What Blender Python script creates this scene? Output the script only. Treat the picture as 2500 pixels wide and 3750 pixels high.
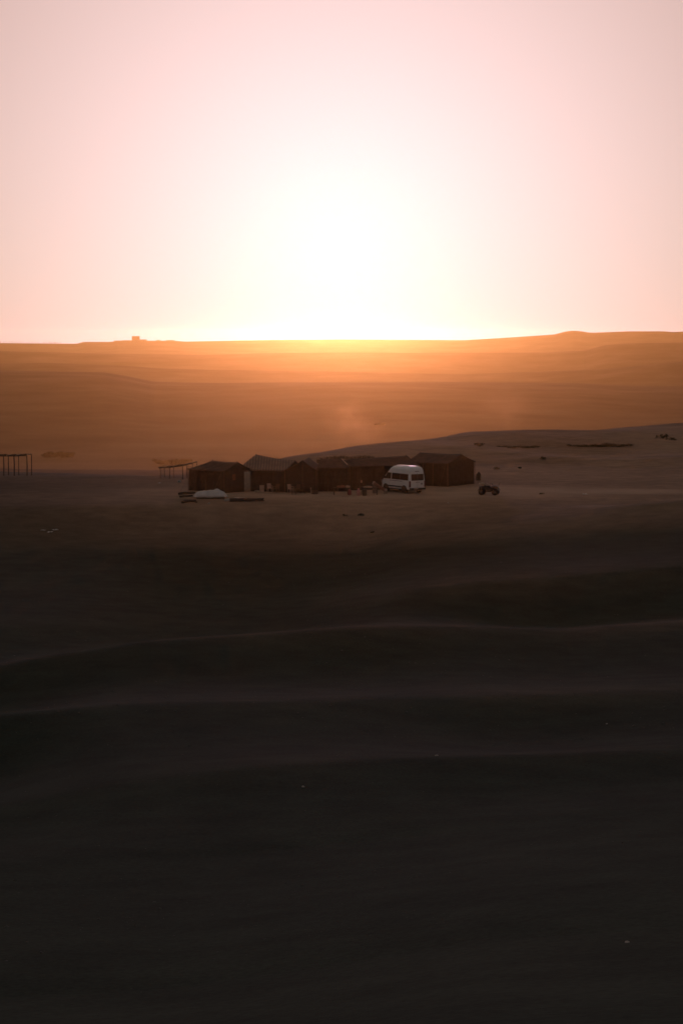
import bpy, math, random
import numpy as np
from mathutils import Vector, Matrix, Euler

for o in list(bpy.data.objects):
    bpy.data.objects.remove(o, do_unlink=True)
SC = bpy.context.scene
COL = SC.collection
R = math.radians
random.seed(11)

# ------------------------------------------------------------------ camera
IW, IH = 2500.0, 3750.0                      # photograph size, used to turn its pixels into directions
FOC = 70.0 / 36.0 * IH                       # 70 mm on a 36 mm tall frame
EYE = 16.0                                   # eye height above the camp terrace
HOR = 1225.0                                 # photograph row of the eye level
PITCH = math.atan((IH / 2 - HOR) / FOC)
cam_d = bpy.data.cameras.new('camera')
cam = bpy.data.objects.new('camera', cam_d)
COL.objects.link(cam)
cam.location = (0, 0, EYE)
cam.rotation_euler = (math.pi / 2 - PITCH, 0, 0)
cam_d.sensor_fit = 'VERTICAL'
cam_d.sensor_height = 36.0
cam_d.sensor_width = 24.0
cam_d.lens = 70.0
cam_d.clip_start = 0.2
cam_d.clip_end = 40000
SC.camera = cam
SC.render.resolution_x, SC.render.resolution_y = 682, 1024

def ray(px, py):
    """photograph pixel -> unit direction in the world"""
    cx, cy = (px - IW / 2) / FOC, (IH / 2 - py) / FOC
    c, s = math.cos(PITCH), math.sin(PITCH)
    v = Vector((cx, c + cy * s, -s + cy * c))
    return v.normalized()

# ------------------------------------------------------------------ sun, sky, exposure
SUN_DIR = ray(1250, 890)
SUN_EL = math.asin(SUN_DIR.z)
sun_d = bpy.data.lights.new('sun', 'SUN')
sun_d.energy = SUN_E = 0.415
sun_d.angle = R(5.0)
sun_d.color = (1.0, 0.53, 0.66)
sun = bpy.data.objects.new('sun', sun_d)
COL.objects.link(sun)
sun.rotation_euler = (-(math.pi / 2 - SUN_EL), 0, 0)
sun.location = (0, 60, 60)

world = bpy.data.worlds.new('World')
SC.world = world
world.use_nodes = True
wt = world.node_tree
wt.nodes.clear()
def wn(t, **kw):
    n = wt.nodes.new(t)
    for k, v in kw.items():
        setattr(n, k, v)
    return n
w_out = wn('ShaderNodeOutputWorld')
w_add = wn('ShaderNodeAddShader')
sky_t = wn('ShaderNodeTexSky', sky_type='NISHITA')
sky_t.sun_disc = False
sky_t.sun_elevation = SUN_EL
sky_t.sun_rotation = 0.0
sky_t.altitude = 500
sky_t.air_density = 1.0
sky_t.dust_density = 0.2
sky_t.ozone_density = 4.0
w_bg = wn('ShaderNodeBackground')
w_bg.inputs['Strength'].default_value = 0.020
w_tint = wn('ShaderNodeMix', data_type='RGBA', blend_type='MULTIPLY')
w_tint.inputs['Factor'].default_value = 1.0
w_tint.inputs['B'].default_value = (0.90, 0.90, 0.85, 1)          # rosy dust in the upper air
wt.links.new(sky_t.outputs[0], w_tint.inputs['A'])
wt.links.new(w_tint.outputs['Result'], w_bg.inputs['Color'])
# the dusty aureole round the low sun: an even fall-off with the angle from the sun, all round the sky
w_tc = wn('ShaderNodeTexCoord')
w_dot = wn('ShaderNodeVectorMath', operation='DOT_PRODUCT')
w_dot.inputs[1].default_value = SUN_DIR
w_nrm = wn('ShaderNodeVectorMath', operation='NORMALIZE')
wt.links.new(w_tc.outputs['Generated'], w_nrm.inputs[0])
wt.links.new(w_nrm.outputs[0], w_dot.inputs[0])
w_acos = wn('ShaderNodeMath', operation='ARCCOSINE', use_clamp=False)
wt.links.new(w_dot.outputs['Value'], w_acos.inputs[0])
w_rgb = wn('ShaderNodeCombineColor')
for i, (amp, deg) in enumerate(((1.17, 15.3), (0.84, 13.2), (0.86, 11.7))):
    m = wn('ShaderNodeMath', operation='MULTIPLY')
    m.inputs[1].default_value = 1.0 / R(deg)
    p = wn('ShaderNodeMath', operation='POWER')
    p.inputs[1].default_value = 1.4
    n = wn('ShaderNodeMath', operation='MULTIPLY')
    n.inputs[1].default_value = -1.0
    e = wn('ShaderNodeMath', operation='EXPONENT')
    a = wn('ShaderNodeMath', operation='MULTIPLY')
    a.inputs[1].default_value = amp
    wt.links.new(w_acos.outputs[0], m.inputs[0])
    wt.links.new(m.outputs[0], p.inputs[0])
    wt.links.new(p.outputs[0], n.inputs[0])
    wt.links.new(n.outputs[0], e.inputs[0])
    wt.links.new(e.outputs[0], a.inputs[0])
    d = wn('ShaderNodeMath', operation='ADD')
    d.inputs[1].default_value = (0.125, 0.110, 0.098)[i]         # even fill light added over the whole sky
    wt.links.new(a.outputs[0], d.inputs[0])
    wt.links.new(d.outputs[0], w_rgb.inputs[i])
w_bg2 = wn('ShaderNodeBackground')
w_bg2.inputs['Strength'].default_value = 1.0
wt.links.new(w_rgb.outputs[0], w_bg2.inputs['Color'])
wt.links.new(w_bg.outputs[0], w_add.inputs[0])
wt.links.new(w_bg2.outputs[0], w_add.inputs[1])
wt.links.new(w_add.outputs[0], w_out.inputs['Surface'])

SC.view_settings.view_transform = 'Standard'
SC.view_settings.look = 'None'
SC.view_settings.exposure = 0.0
SC.view_settings.gamma = 1.0
SC.view_settings.use_curve_mapping = False
SC.render.engine = 'CYCLES'
SC.cycles.use_denoising = True
SC.cycles.max_bounces = 6
SC.cycles.volume_bounces = 0

# ------------------------------------------------------------------ materials
MATS = {}
def mat(name, col, rough=0.9, var=0.25, scale=6.0, bump=0.0, bscale=40.0, metal=0.0, spec=0.3, stripes=None):
    """procedural material: base colour broken up by two noises, optional woven stripes and bump"""
    if name in MATS:
        return MATS[name]
    m = bpy.data.materials.new(name)
    m.use_nodes = True
    nt = m.node_tree
    b = nt.nodes['Principled BSDF']
    b.inputs['Roughness'].default_value = rough
    b.inputs['Metallic'].default_value = metal
    b.inputs['Specular IOR Level'].default_value = spec
    tc = nt.nodes.new('ShaderNodeTexCoord')
    n1 = nt.nodes.new('ShaderNodeTexNoise')
    n1.inputs['Scale'].default_value = scale
    n1.inputs['Detail'].default_value = 6
    nt.links.new(tc.outputs['Object'], n1.inputs['Vector'])
    cr = nt.nodes.new('ShaderNodeValToRGB')
    cr.color_ramp.elements[0].position = 0.3
    cr.color_ramp.elements[1].position = 0.72
    cr.color_ramp.elements[0].color = [c * (1 - var) for c in col] + [1]
    cr.color_ramp.elements[1].color = [min(1, c * (1 + var)) for c in col] + [1]
    nt.links.new(n1.outputs['Fac'], cr.inputs['Fac'])
    src = cr.outputs['Color']
    if stripes:
        axis, sc_, col2, amt = stripes
        wv = nt.nodes.new('ShaderNodeTexWave')
        wv.bands_direction = axis
        wv.inputs['Scale'].default_value = sc_
        wv.inputs['Distortion'].default_value = 1.2
        wv.inputs['Detail'].default_value = 3
        nt.links.new(tc.outputs['Object'], wv.inputs['Vector'])
        rp = nt.nodes.new('ShaderNodeValToRGB')
        rp.color_ramp.elements[0].position = 0.55
        rp.color_ramp.elements[1].position = 0.75
        rp.color_ramp.elements[0].color = (0, 0, 0, 1)
        rp.color_ramp.elements[1].color = (amt, amt, amt, 1)
        nt.links.new(wv.outputs['Fac'], rp.inputs['Fac'])
        mx = nt.nodes.new('ShaderNodeMix')
        mx.data_type = 'RGBA'
        nt.links.new(rp.outputs['Color'], mx.inputs['Factor'])
        nt.links.new(src, mx.inputs['A'])
        mx.inputs['B'].default_value = list(col2) + [1]
        src = mx.outputs['Result']
    nt.links.new(src, b.inputs['Base Color'])
    if bump:
        n2 = nt.nodes.new('ShaderNodeTexNoise')
        n2.inputs['Scale'].default_value = bscale
        n2.inputs['Detail'].default_value = 5
        nt.links.new(tc.outputs['Object'], n2.inputs['Vector'])
        bp = nt.nodes.new('ShaderNodeBump')
        bp.inputs['Strength'].default_value = bump
        bp.inputs['Distance'].default_value = 0.03
        nt.links.new(n2.outputs['Fac'], bp.inputs['Height'])
        nt.links.new(bp.outputs['Normal'], b.inputs['Normal'])
    MATS[name] = m
    return m

# ------------------------------------------------------------------ terrain
def _hash(ix, iy, seed):
    n = (ix * 374761393 + iy * 668265263 + seed * 974634777) & 0xffffffff
    n = ((n ^ (n >> 13)) * 1274126177) & 0xffffffff
    return ((n ^ (n >> 16)) & 0xffff) / 65535.0

def vnoise(x, y, seed=0):
    x, y = np.asarray(x, float), np.asarray(y, float)
    ix, iy = np.floor(x).astype(np.int64), np.floor(y).astype(np.int64)
    fx, fy = x - ix, y - iy
    fx, fy = fx * fx * fx * (fx * (fx * 6 - 15) + 10), fy * fy * fy * (fy * (fy * 6 - 15) + 10)
    a, b = _hash(ix, iy, seed), _hash(ix + 1, iy, seed)
    c, d = _hash(ix, iy + 1, seed), _hash(ix + 1, iy + 1, seed)
    return (a + (b - a) * fx) * (1 - fy) + (c + (d - c) * fx) * fy - 0.5

def fbm(x, y, seed=0, octv=4):
    t, amp = 0.0, 1.0
    for k in range(octv):
        t = t + amp * vnoise(np.asarray(x) * 2 ** k, np.asarray(y) * 2 ** k, seed + k)
        amp *= 0.5
    return t

_PX = np.linspace(-1500, 4000, 400)
def _tab(prof, dist):
    """rows of a ridge line read off the photograph, at the ridge's distance -> (azimuth, height, distance) tables"""
    px = _PX
    py = np.interp(px, [p[0] for p in prof], [p[1] for p in prof])
    dd = np.interp(px, [p[0] for p in dist], [p[1] for p in dist]) if isinstance(dist, list) else np.full(px.shape, float(dist))
    az, zz = np.empty(px.shape), np.empty(px.shape)
    for i in range(len(px)):
        v = ray(px[i], py[i])
        az[i] = math.atan2(v.x, v.y)
        zz[i] = EYE + dd[i] * v.z / math.hypot(v.x, v.y)
    return az, zz, dd

def _flat(z, d):
    return np.array([-1.0, 1.0]), np.array([z, z], float), np.array([d, d], float)

CRESTS = [   # (ridge table, extra depth of the dip in front of it)
    _flat(14.3, 0.0), _flat(14.2, 1.5),
    _tab([(0, 3660), (700, 3610), (1250, 3530), (1800, 3440), (2500, 3395)], 24),
    _tab([(0, 3170), (900, 3130), (1200, 3095), (1600, 3055), (2200, 2985), (2500, 2965)], [(0, 40), (2500, 46)]),
    _tab([(0, 2960), (200, 2922), (500, 2868), (900, 2812), (1500, 2780), (2500, 2750)], [(0, 52), (2500, 58)]),
    _tab([(0, 2622), (400, 2590), (1000, 2574), (1500, 2562), (2000, 2548), (2500, 2536)], [(0, 70), (2500, 78)]),
    _tab([(0, 2440), (200, 2398), (400, 2365), (550, 2342), (1000, 2312), (1250, 2296), (1600, 2289), (1850, 2298), (2080, 2306), (2300, 2288), (2500, 2275)], [(0, 92), (2500, 112)]),
    _tab([(0, 2290), (600, 2290), (1000, 2262), (1250, 2212), (1500, 2155), (1750, 2128), (2000, 2117), (2300, 2096), (2500, 2080)], [(0, 116), (2500, 136)]),
    _tab([(0, 2010), (600, 1990), (1000, 1978), (1300, 1968), (1600, 1930), (1900, 1893), (2200, 1862), (2500, 1832)], [(0, 164), (2500, 178)]),
    _flat(0.0, 190.0), _flat(0.0, 226.0),
    _tab([(-400, 1736), (0, 1734), (250, 1738), (450, 1746), (700, 1752), (850, 1736), (1000, 1705), (1050, 1690), (1250, 1655), (1500, 1612), (1720, 1586), (1900, 1581), (2100, 1579), (2300, 1569), (2500, 1556)],
         [(0, 236), (700, 238), (1100, 255), (1700, 300), (2500, 335)]),
    'BEHIND', _flat(-110.0, 2000.0),
    _tab([(0, 1356), (383, 1362), (460, 1375), (561, 1397), (800, 1402), (1250, 1399), (1700, 1398), (2100, 1402), (2300, 1412), (2500, 1414)], [(0, 3900), (1250, 3600), (2500, 3750)]),
    _tab([(0, 1330), (128, 1328), (306, 1333), (460, 1338), (561, 1348), (800, 1354), (1250, 1362), (1700, 1369), (1960, 1362), (2200, 1352), (2350, 1338), (2500, 1322)], [(0, 5500), (1250, 5200), (2500, 5100)]),
    _tab([(0, 1286), (500, 1297), (750, 1300), (1000, 1293), (1250, 1291), (1500, 1292), (2000, 1291), (2140, 1284), (2215, 1264), (2300, 1257), (2500, 1254)], 7200),
    _tab([(-600, 1252), (0, 1254), (285, 1257), (303, 1250), (410, 1250), (430, 1246), (640, 1246), (680, 1249), (1000, 1242), (1250, 1240), (1700, 1243), (1900, 1231), (2030, 1222), (2065, 1212), (2095, 1208), (2125, 1210), (2160, 1216), (2300, 1211), (2430, 1211), (2460, 1214), (2500, 1212)], 10500),
    _flat(-150.0, 11700.0),
]
DIP = [0, 0, 0, .10, .28, .75, 1.4, 1.1, .8, 0, 0, 0, 0, 0, 0, 45, 65, 110, 0]
i_ = [isinstance(c, str) for c in CRESTS].index(True)
CRESTS[i_] = (CRESTS[i_ - 1][0], CRESTS[i_ - 1][1] - 24.0, CRESTS[i_ - 1][2] + 150.0)      # the ground falls away behind the camp's rear crest
#      depth of the hollow in front of each ridge
DIST = np.array([c[2].mean() for c in CRESTS])

def ground(x, y):
    x, y = np.atleast_1d(np.asarray(x, float)), np.atleast_1d(np.asarray(y, float))
    d = np.hypot(x, y)
    az = np.arctan2(x, y)
    front = np.clip((1.15 - np.abs(az)) / 0.5, 0, 1)           # the slope behind the photographer is his own hill
    azc = np.clip(az, -0.6, 0.6)
    z = np.full(d.shape, 14.3)
    dd = [np.interp(azc, c[0], c[2]) for c in CRESTS]
    zz = [np.interp(azc, c[0], c[1]) for c in CRESTS]
    for k in range(len(CRESTS) - 1):
        m = (d >= dd[k]) & (d < dd[k + 1])
        t = np.clip((d - dd[k]) / np.maximum(dd[k + 1] - dd[k], 1e-6), 0, 1)
        s = t * t * (3 - 2 * t)
        if k == len(CRESTS) - 2:
            s = .6 * t + .4 * s                                    # the last ridge drops straight off behind its crest
        if 0 < k < 8:
            s = .8 * t + .2 * s                                    # even fall of the near hillside
        seg = zz[k] + (zz[k + 1] - zz[k]) * s - DIP[k + 1] * np.abs(np.sin(np.pi * t)) ** 1.25 * (0.75 + 0.7 * vnoise(azc * 10, azc * 0 + k * 7.3, 40 + k))
        z = np.where(m, seg, z)
    z = np.where(d >= dd[-1], zz[-1], z)
    back = 14.3 + 4.0 * (1 - np.exp(-d / 60.0)) - 30.0 * np.clip((d - 400) / 3000.0, 0, 1)
    z = back + (z - back) * (front * front * (3 - 2 * front))
    camp = np.clip((d - 178) / 8, 0, 1) * np.clip((244 - d) / 8, 0, 1)
    amp = np.minimum(0.0062 * d, 2.2) * (1 - 0.93 * camp) * np.clip(d / 10, 0, 1)
    far = np.clip((d - 1200) / 600, 0, 1)
    amp = amp * (1 - 0.45 * far) * (0.42 + 0.58 * np.clip((d - 150) / 30, 0, 1))
    sc = np.clip(d / 14.0, 1.5, 60)
    # rolling unevenness, finer close by and broader far off
    for L, lo, hi, a in ((4, 0, 90, .12), (11, 10, 400, .35), (34, 40, 1800, 1.0), (130, 300, 14000, 1.), (420, 1000, 30000, 1.)):
        wgt = np.clip((d - lo * .7) / (lo * .6 + 1), 0, 1) * np.clip((hi - d) / (hi * .4), 0, 1)
        z = z + wgt * a * amp * 0.55 * fbm(x / L, y / L, L)
    return z

_cx, _cy = np.arange(-60, 60.1, .5), np.arange(165, 275.1, .5)
_CG = ground(*[q.ravel() for q in np.meshgrid(_cx, _cy, indexing='ij')]).reshape(len(_cx), len(_cy))
def gz(x, y):
    if -59 < x < 59 and 166 < y < 274:                          # the camp, tabulated
        i, j = (x + 60) / .5, (y - 165) / .5
        a, b = int(i), int(j)
        u, v = i - a, j - b
        return float((_CG[a, b] * (1 - u) + _CG[a + 1, b] * u) * (1 - v) + (_CG[a, b + 1] * (1 - u) + _CG[a + 1, b + 1] * u) * v)
    return float(ground(x, y)[0])

def on_ground(px, py):
    """where the photograph's pixel meets the ground"""
    v = ray(px, py)
    h = math.hypot(v.x, v.y)
    lo = None
    ds = np.geomspace(3, 11600, 950)
    zs = EYE + ds * v.z / h
    g = ground(ds * v.x / h, ds * v.y / h)
    i = int(np.argmax(zs <= g)) if (zs <= g).any() else len(ds) - 1
    a, b = ds[max(i - 1, 0)], ds[i]
    for _ in range(14):
        m = (a + b) / 2
        if EYE + m * v.z / h <= gz(m * v.x / h, m * v.y / h):
            b = m
        else:
            a = m
    return Vector((b * v.x / h, b * v.y / h, gz(b * v.x / h, b * v.y / h)))

def on_plane(px, py, z=0.0):
    """where the photograph's pixel meets the level of the camp terrace"""
    v = ray(px, py)
    t = (z - EYE) / v.z
    return Vector((v.x * t, v.y * t, z))

def height_at(px, py, P):
    """height reached by the photograph's pixel at the distance of point P"""
    v = ray(px, py)
    return EYE + math.hypot(P.x, P.y) * v.z / math.hypot(v.x, v.y)

def new_obj(name, mesh, m=None, parent=None):
    o = bpy.data.objects.new(name, mesh)
    COL.objects.link(o)
    if m is not None and mesh is not None and not mesh.materials:
        mesh.materials.append(m)
    if parent is not None:
        o.parent = parent
    return o

def soil_material():
    m = bpy.data.materials.new('desert_soil')
    m.use_nodes = True
    nt = m.node_tree
    N, Lk = nt.nodes, nt.links
    b = N['Principled BSDF']
    b.inputs['Roughness'].default_value = 1.0
    b.inputs['Specular IOR Level'].default_value = 0.003
    tc = N.new('ShaderNodeTexCoord')
    def noise(scale, detail=8, rough=.6):
        n = N.new('ShaderNodeTexNoise')
        n.inputs['Scale'].default_value = scale
        n.inputs['Detail'].default_value = detail
        n.inputs['Roughness'].default_value = rough
        Lk.new(tc.outputs['Object'], n.inputs['Vector'])
        return n
    def ramp(src, stops):
        r = N.new('ShaderNodeValToRGB')
        e = r.color_ramp.elements
        e[0].position, e[0].color = stops[0][0], stops[0][1]
        e[1].position, e[1].color = stops[-1][0], stops[-1][1]
        for p, c in stops[1:-1]:
            q = e.new(p)
            q.color = c
        Lk.new(src, r.inputs['Fac'])
        return r
    def mix(f, a, b_, mode='MIX'):
        x = N.new('ShaderNodeMix')
        x.data_type = 'RGBA'
        x.blend_type = mode
        if isinstance(f, float):
            x.inputs['Factor'].default_value = f
        else:
            Lk.new(f, x.inputs['Factor'])
        Lk.new(a, x.inputs['A'])
        if isinstance(b_, tuple):
            x.inputs['B'].default_value = b_
        else:
            Lk.new(b_, x.inputs['B'])
        return x.outputs['Result']
    big = ramp(noise(.035, 5).outputs['Fac'], [(.32, (.031, .040, .033, 1)), (.52, (.0395, .050, .041, 1)), (.72, (.051, .061, .049, 1))])  # near-hillside soil, darkened to stand in for shade
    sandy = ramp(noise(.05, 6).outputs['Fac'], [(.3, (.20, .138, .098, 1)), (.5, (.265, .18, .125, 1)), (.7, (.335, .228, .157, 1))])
    hamada = ramp(noise(.006, 7).outputs['Fac'], [(.32, (.10, .066, .042, 1)), (.52, (.145, .094, .058, 1)), (.7, (.19, .125, .078, 1))])
    at3 = N.new('ShaderNodeAttribute')
    at3.attribute_name = 'basin'
    at2 = N.new('ShaderNodeAttribute')
    at2.attribute_name = 'sand_and_light'
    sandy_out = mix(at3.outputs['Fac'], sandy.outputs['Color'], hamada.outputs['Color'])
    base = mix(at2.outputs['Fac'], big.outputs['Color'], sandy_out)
    mid = ramp(noise(.5, 8).outputs['Fac'], [(.3, (.80, .79, .79, 1)), (.7, (1.18, 1.16, 1.14, 1))])
    fine = ramp(noise(9.0, 8, .7).outputs['Fac'], [(.34, (.80, .80, .80, 1)), (.64, (1.17, 1.16, 1.14, 1))])
    c = mix(1.0, base, mid.outputs['Color'], 'MULTIPLY')
    c = mix(1.0, c, fine.outputs['Color'], 'MULTIPLY')
    # trodden pale dust on the camp terrace and its track
    att = N.new('ShaderNodeAttribute')
    att.attribute_name = 'trodden'
    ad = N.new('ShaderNodeMath')
    ad.operation = 'MULTIPLY'
    Lk.new(att.outputs['Fac'], ad.inputs[0])
    Lk.new(ramp(noise(.22, 6).outputs['Fac'], [(.3, (.45, .45, .45, 1)), (.6, (1, 1, 1, 1))]).outputs['Color'], ad.inputs[1])
    c = mix(ad.outputs[0], c, (.41, .28, .195, 1))
    Lk.new(c, b.inputs['Base Color'])
    bp = N.new('ShaderNodeBump')
    bp.inputs['Strength'].default_value = .35
    bp.inputs['Distance'].default_value = .06
    Lk.new(noise(2.4, 10, .68).outputs['Fac'], bp.inputs['Height'])
    Lk.new(bp.outputs['Normal'], b.inputs['Normal'])
    return m

def build_ground():
    az = np.concatenate([np.linspace(-math.pi, -.40, 70)[:-1], np.linspace(-.40, -.18, 60)[:-1], np.linspace(-.18, .18, 560),
                         np.linspace(.18, .40, 60)[1:], np.linspace(.40, math.pi, 70)[1:-1]])
    rr = np.concatenate([np.geomspace(1.0, 20, 70)[:-1], np.geomspace(20, 180, 240)[:-1], np.geomspace(180, 350, 150)[:-1], np.geomspace(350, 11700, 240)])
    A, D = np.meshgrid(az, rr)
    X, Y = D * np.sin(A), D * np.cos(A)
    Z = ground(X.ravel(), Y.ravel()).reshape(X.shape)
    nr, na = X.shape
    co = np.stack([X, Y, Z], -1).reshape(-1, 3)
    co = np.vstack([co, [[0, 0, 14.3]]])
    i, j = np.meshgrid(np.arange(nr - 1), np.arange(na), indexing='ij')
    j2 = (j + 1) % na
    q = np.stack([i * na + j, i * na + j2, (i + 1) * na + j2, (i + 1) * na + j], -1).reshape(-1, 4)[:, ::-1]
    jj = np.arange(na)
    tri = np.stack([np.full(na, nr * na), jj, (jj + 1) % na], -1)[:, ::-1]
    me = bpy.data.meshes.new('ground')
    nl = q.size + tri.size
    me.vertices.add(len(co))
    me.vertices.foreach_set('co', co.ravel())
    me.loops.add(nl)
    me.loops.foreach_set('vertex_index', np.concatenate([q.ravel(), tri.ravel()]).astype(np.int32))
    me.polygons.add(len(q) + len(tri))
    st = np.concatenate([np.arange(len(q)) * 4, q.size + np.arange(len(tri)) * 3]).astype(np.int32)
    me.polygons.foreach_set('loop_start', st)
    me.update(calc_edges=True)
    me.validate()
    me.polygons.foreach_set('use_smooth', np.ones(len(me.polygons), dtype=bool))
    x, y = co[:, 0], co[:, 1]
    # the trodden camp yard: an oval round the tents and a track leading off to the right
    yard = np.clip(1.25 - np.hypot((x - 2) / 27, (y - 203) / 12), 0, 1) * 1.6
    track = np.clip(1.5 - np.abs(y - (204 - .03 * x)) / 3.2, 0, 1) * ((x > 0) & (x < 44)) * np.clip((44 - x) / 14, 0, 1) * np.clip(x / 6, 0, 1) * 1.2
    t = np.clip(np.maximum(yard, track) + .35 * fbm(x / 6, y / 6, 5), 0, 1)
    t = t * np.clip(yard + track, 0, 1)
    at = me.attributes.new('trodden', 'FLOAT', 'POINT')
    at.data.foreach_set('value', t.astype(np.float32))
    # near hillside's shade is put in as darker soil; sandy terrace and valley beyond
    d = np.hypot(x, y)
    at = me.attributes.new('sand_and_light', 'FLOAT', 'POINT')
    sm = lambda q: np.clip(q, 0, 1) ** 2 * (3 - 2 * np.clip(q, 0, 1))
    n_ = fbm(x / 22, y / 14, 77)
    # backlight painted as paler lips along the crests of the near ridges
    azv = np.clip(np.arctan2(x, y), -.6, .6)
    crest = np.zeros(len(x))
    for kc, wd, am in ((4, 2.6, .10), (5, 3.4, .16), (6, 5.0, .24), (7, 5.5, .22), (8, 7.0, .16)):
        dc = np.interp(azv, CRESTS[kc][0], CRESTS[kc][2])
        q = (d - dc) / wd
        lit_lip = np.where(q < 0, np.exp(-q * q * 1.2), np.exp(-q * q * .5))
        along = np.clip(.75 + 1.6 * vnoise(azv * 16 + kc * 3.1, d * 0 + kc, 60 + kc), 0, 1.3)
        crest = np.maximum(crest, .6 * np.clip(.7 + 3.2 * azv, .15, 1.1) * am * lit_lip * along * (y > 0))
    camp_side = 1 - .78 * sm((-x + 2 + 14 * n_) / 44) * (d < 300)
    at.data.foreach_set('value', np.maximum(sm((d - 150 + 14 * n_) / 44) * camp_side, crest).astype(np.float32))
    at = me.attributes.new('basin', 'FLOAT', 'POINT')
    at.data.foreach_set('value', np.clip((d - 380) / 250, 0, 1).astype(np.float32))
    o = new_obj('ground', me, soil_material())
    o['kind'] = 'structure'
    o['label'] = 'bare rolling stony desert ground running back to the hills'
    return o
GROUND = build_ground()

# ------------------------------------------------------------------ haze
def build_haze():
    x0, x1, y0, y1, z0, z1 = -11900, 11900, -11900, 11900, -250, 41
    vs = [(x, y, z) for z in (z0, z1) for y in (y0, y1) for x in (x0, x1)]
    fs = [(0, 2, 3, 1), (4, 5, 7, 6), (0, 1, 5, 4), (2, 6, 7, 3), (0, 4, 6, 2), (1, 3, 7, 5)]
    me = bpy.data.meshes.new('haze')
    me.from_pydata(vs, [], fs)
    m = bpy.data.materials.new('dusty_air')
    m.use_nodes = True
    nt = m.node_tree
    nt.nodes.remove(nt.nodes['Principled BSDF'])
    # fine orange dust, and a paler forward-scattering volume added for the sun's glare
    add = nt.nodes.new('ShaderNodeAddShader')
    for i, (col, dens, g) in enumerate((((1.0, .53, .01, 1), 0.49e-4, 0.88), ((1.0, .47, .62, 1), 0.120e-4, 0.966))):
        v = nt.nodes.new('ShaderNodeVolumePrincipled')
        v.inputs['Color'].default_value = col
        v.inputs['Absorption Color'].default_value = (1, 1, 1, 1)
        v.inputs['Density'].default_value = dens
        v.inputs['Anisotropy'].default_value = g
        nt.links.new(v.outputs[0], add.inputs[i])
    nt.links.new(add.outputs[0], nt.nodes['Material Output'].inputs['Volume'])
    o = new_obj('haze', me, m)
    o['kind'] = 'stuff'
    o['label'] = 'thin warm dusty haze filling the evening air'
    return o
build_haze()

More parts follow.
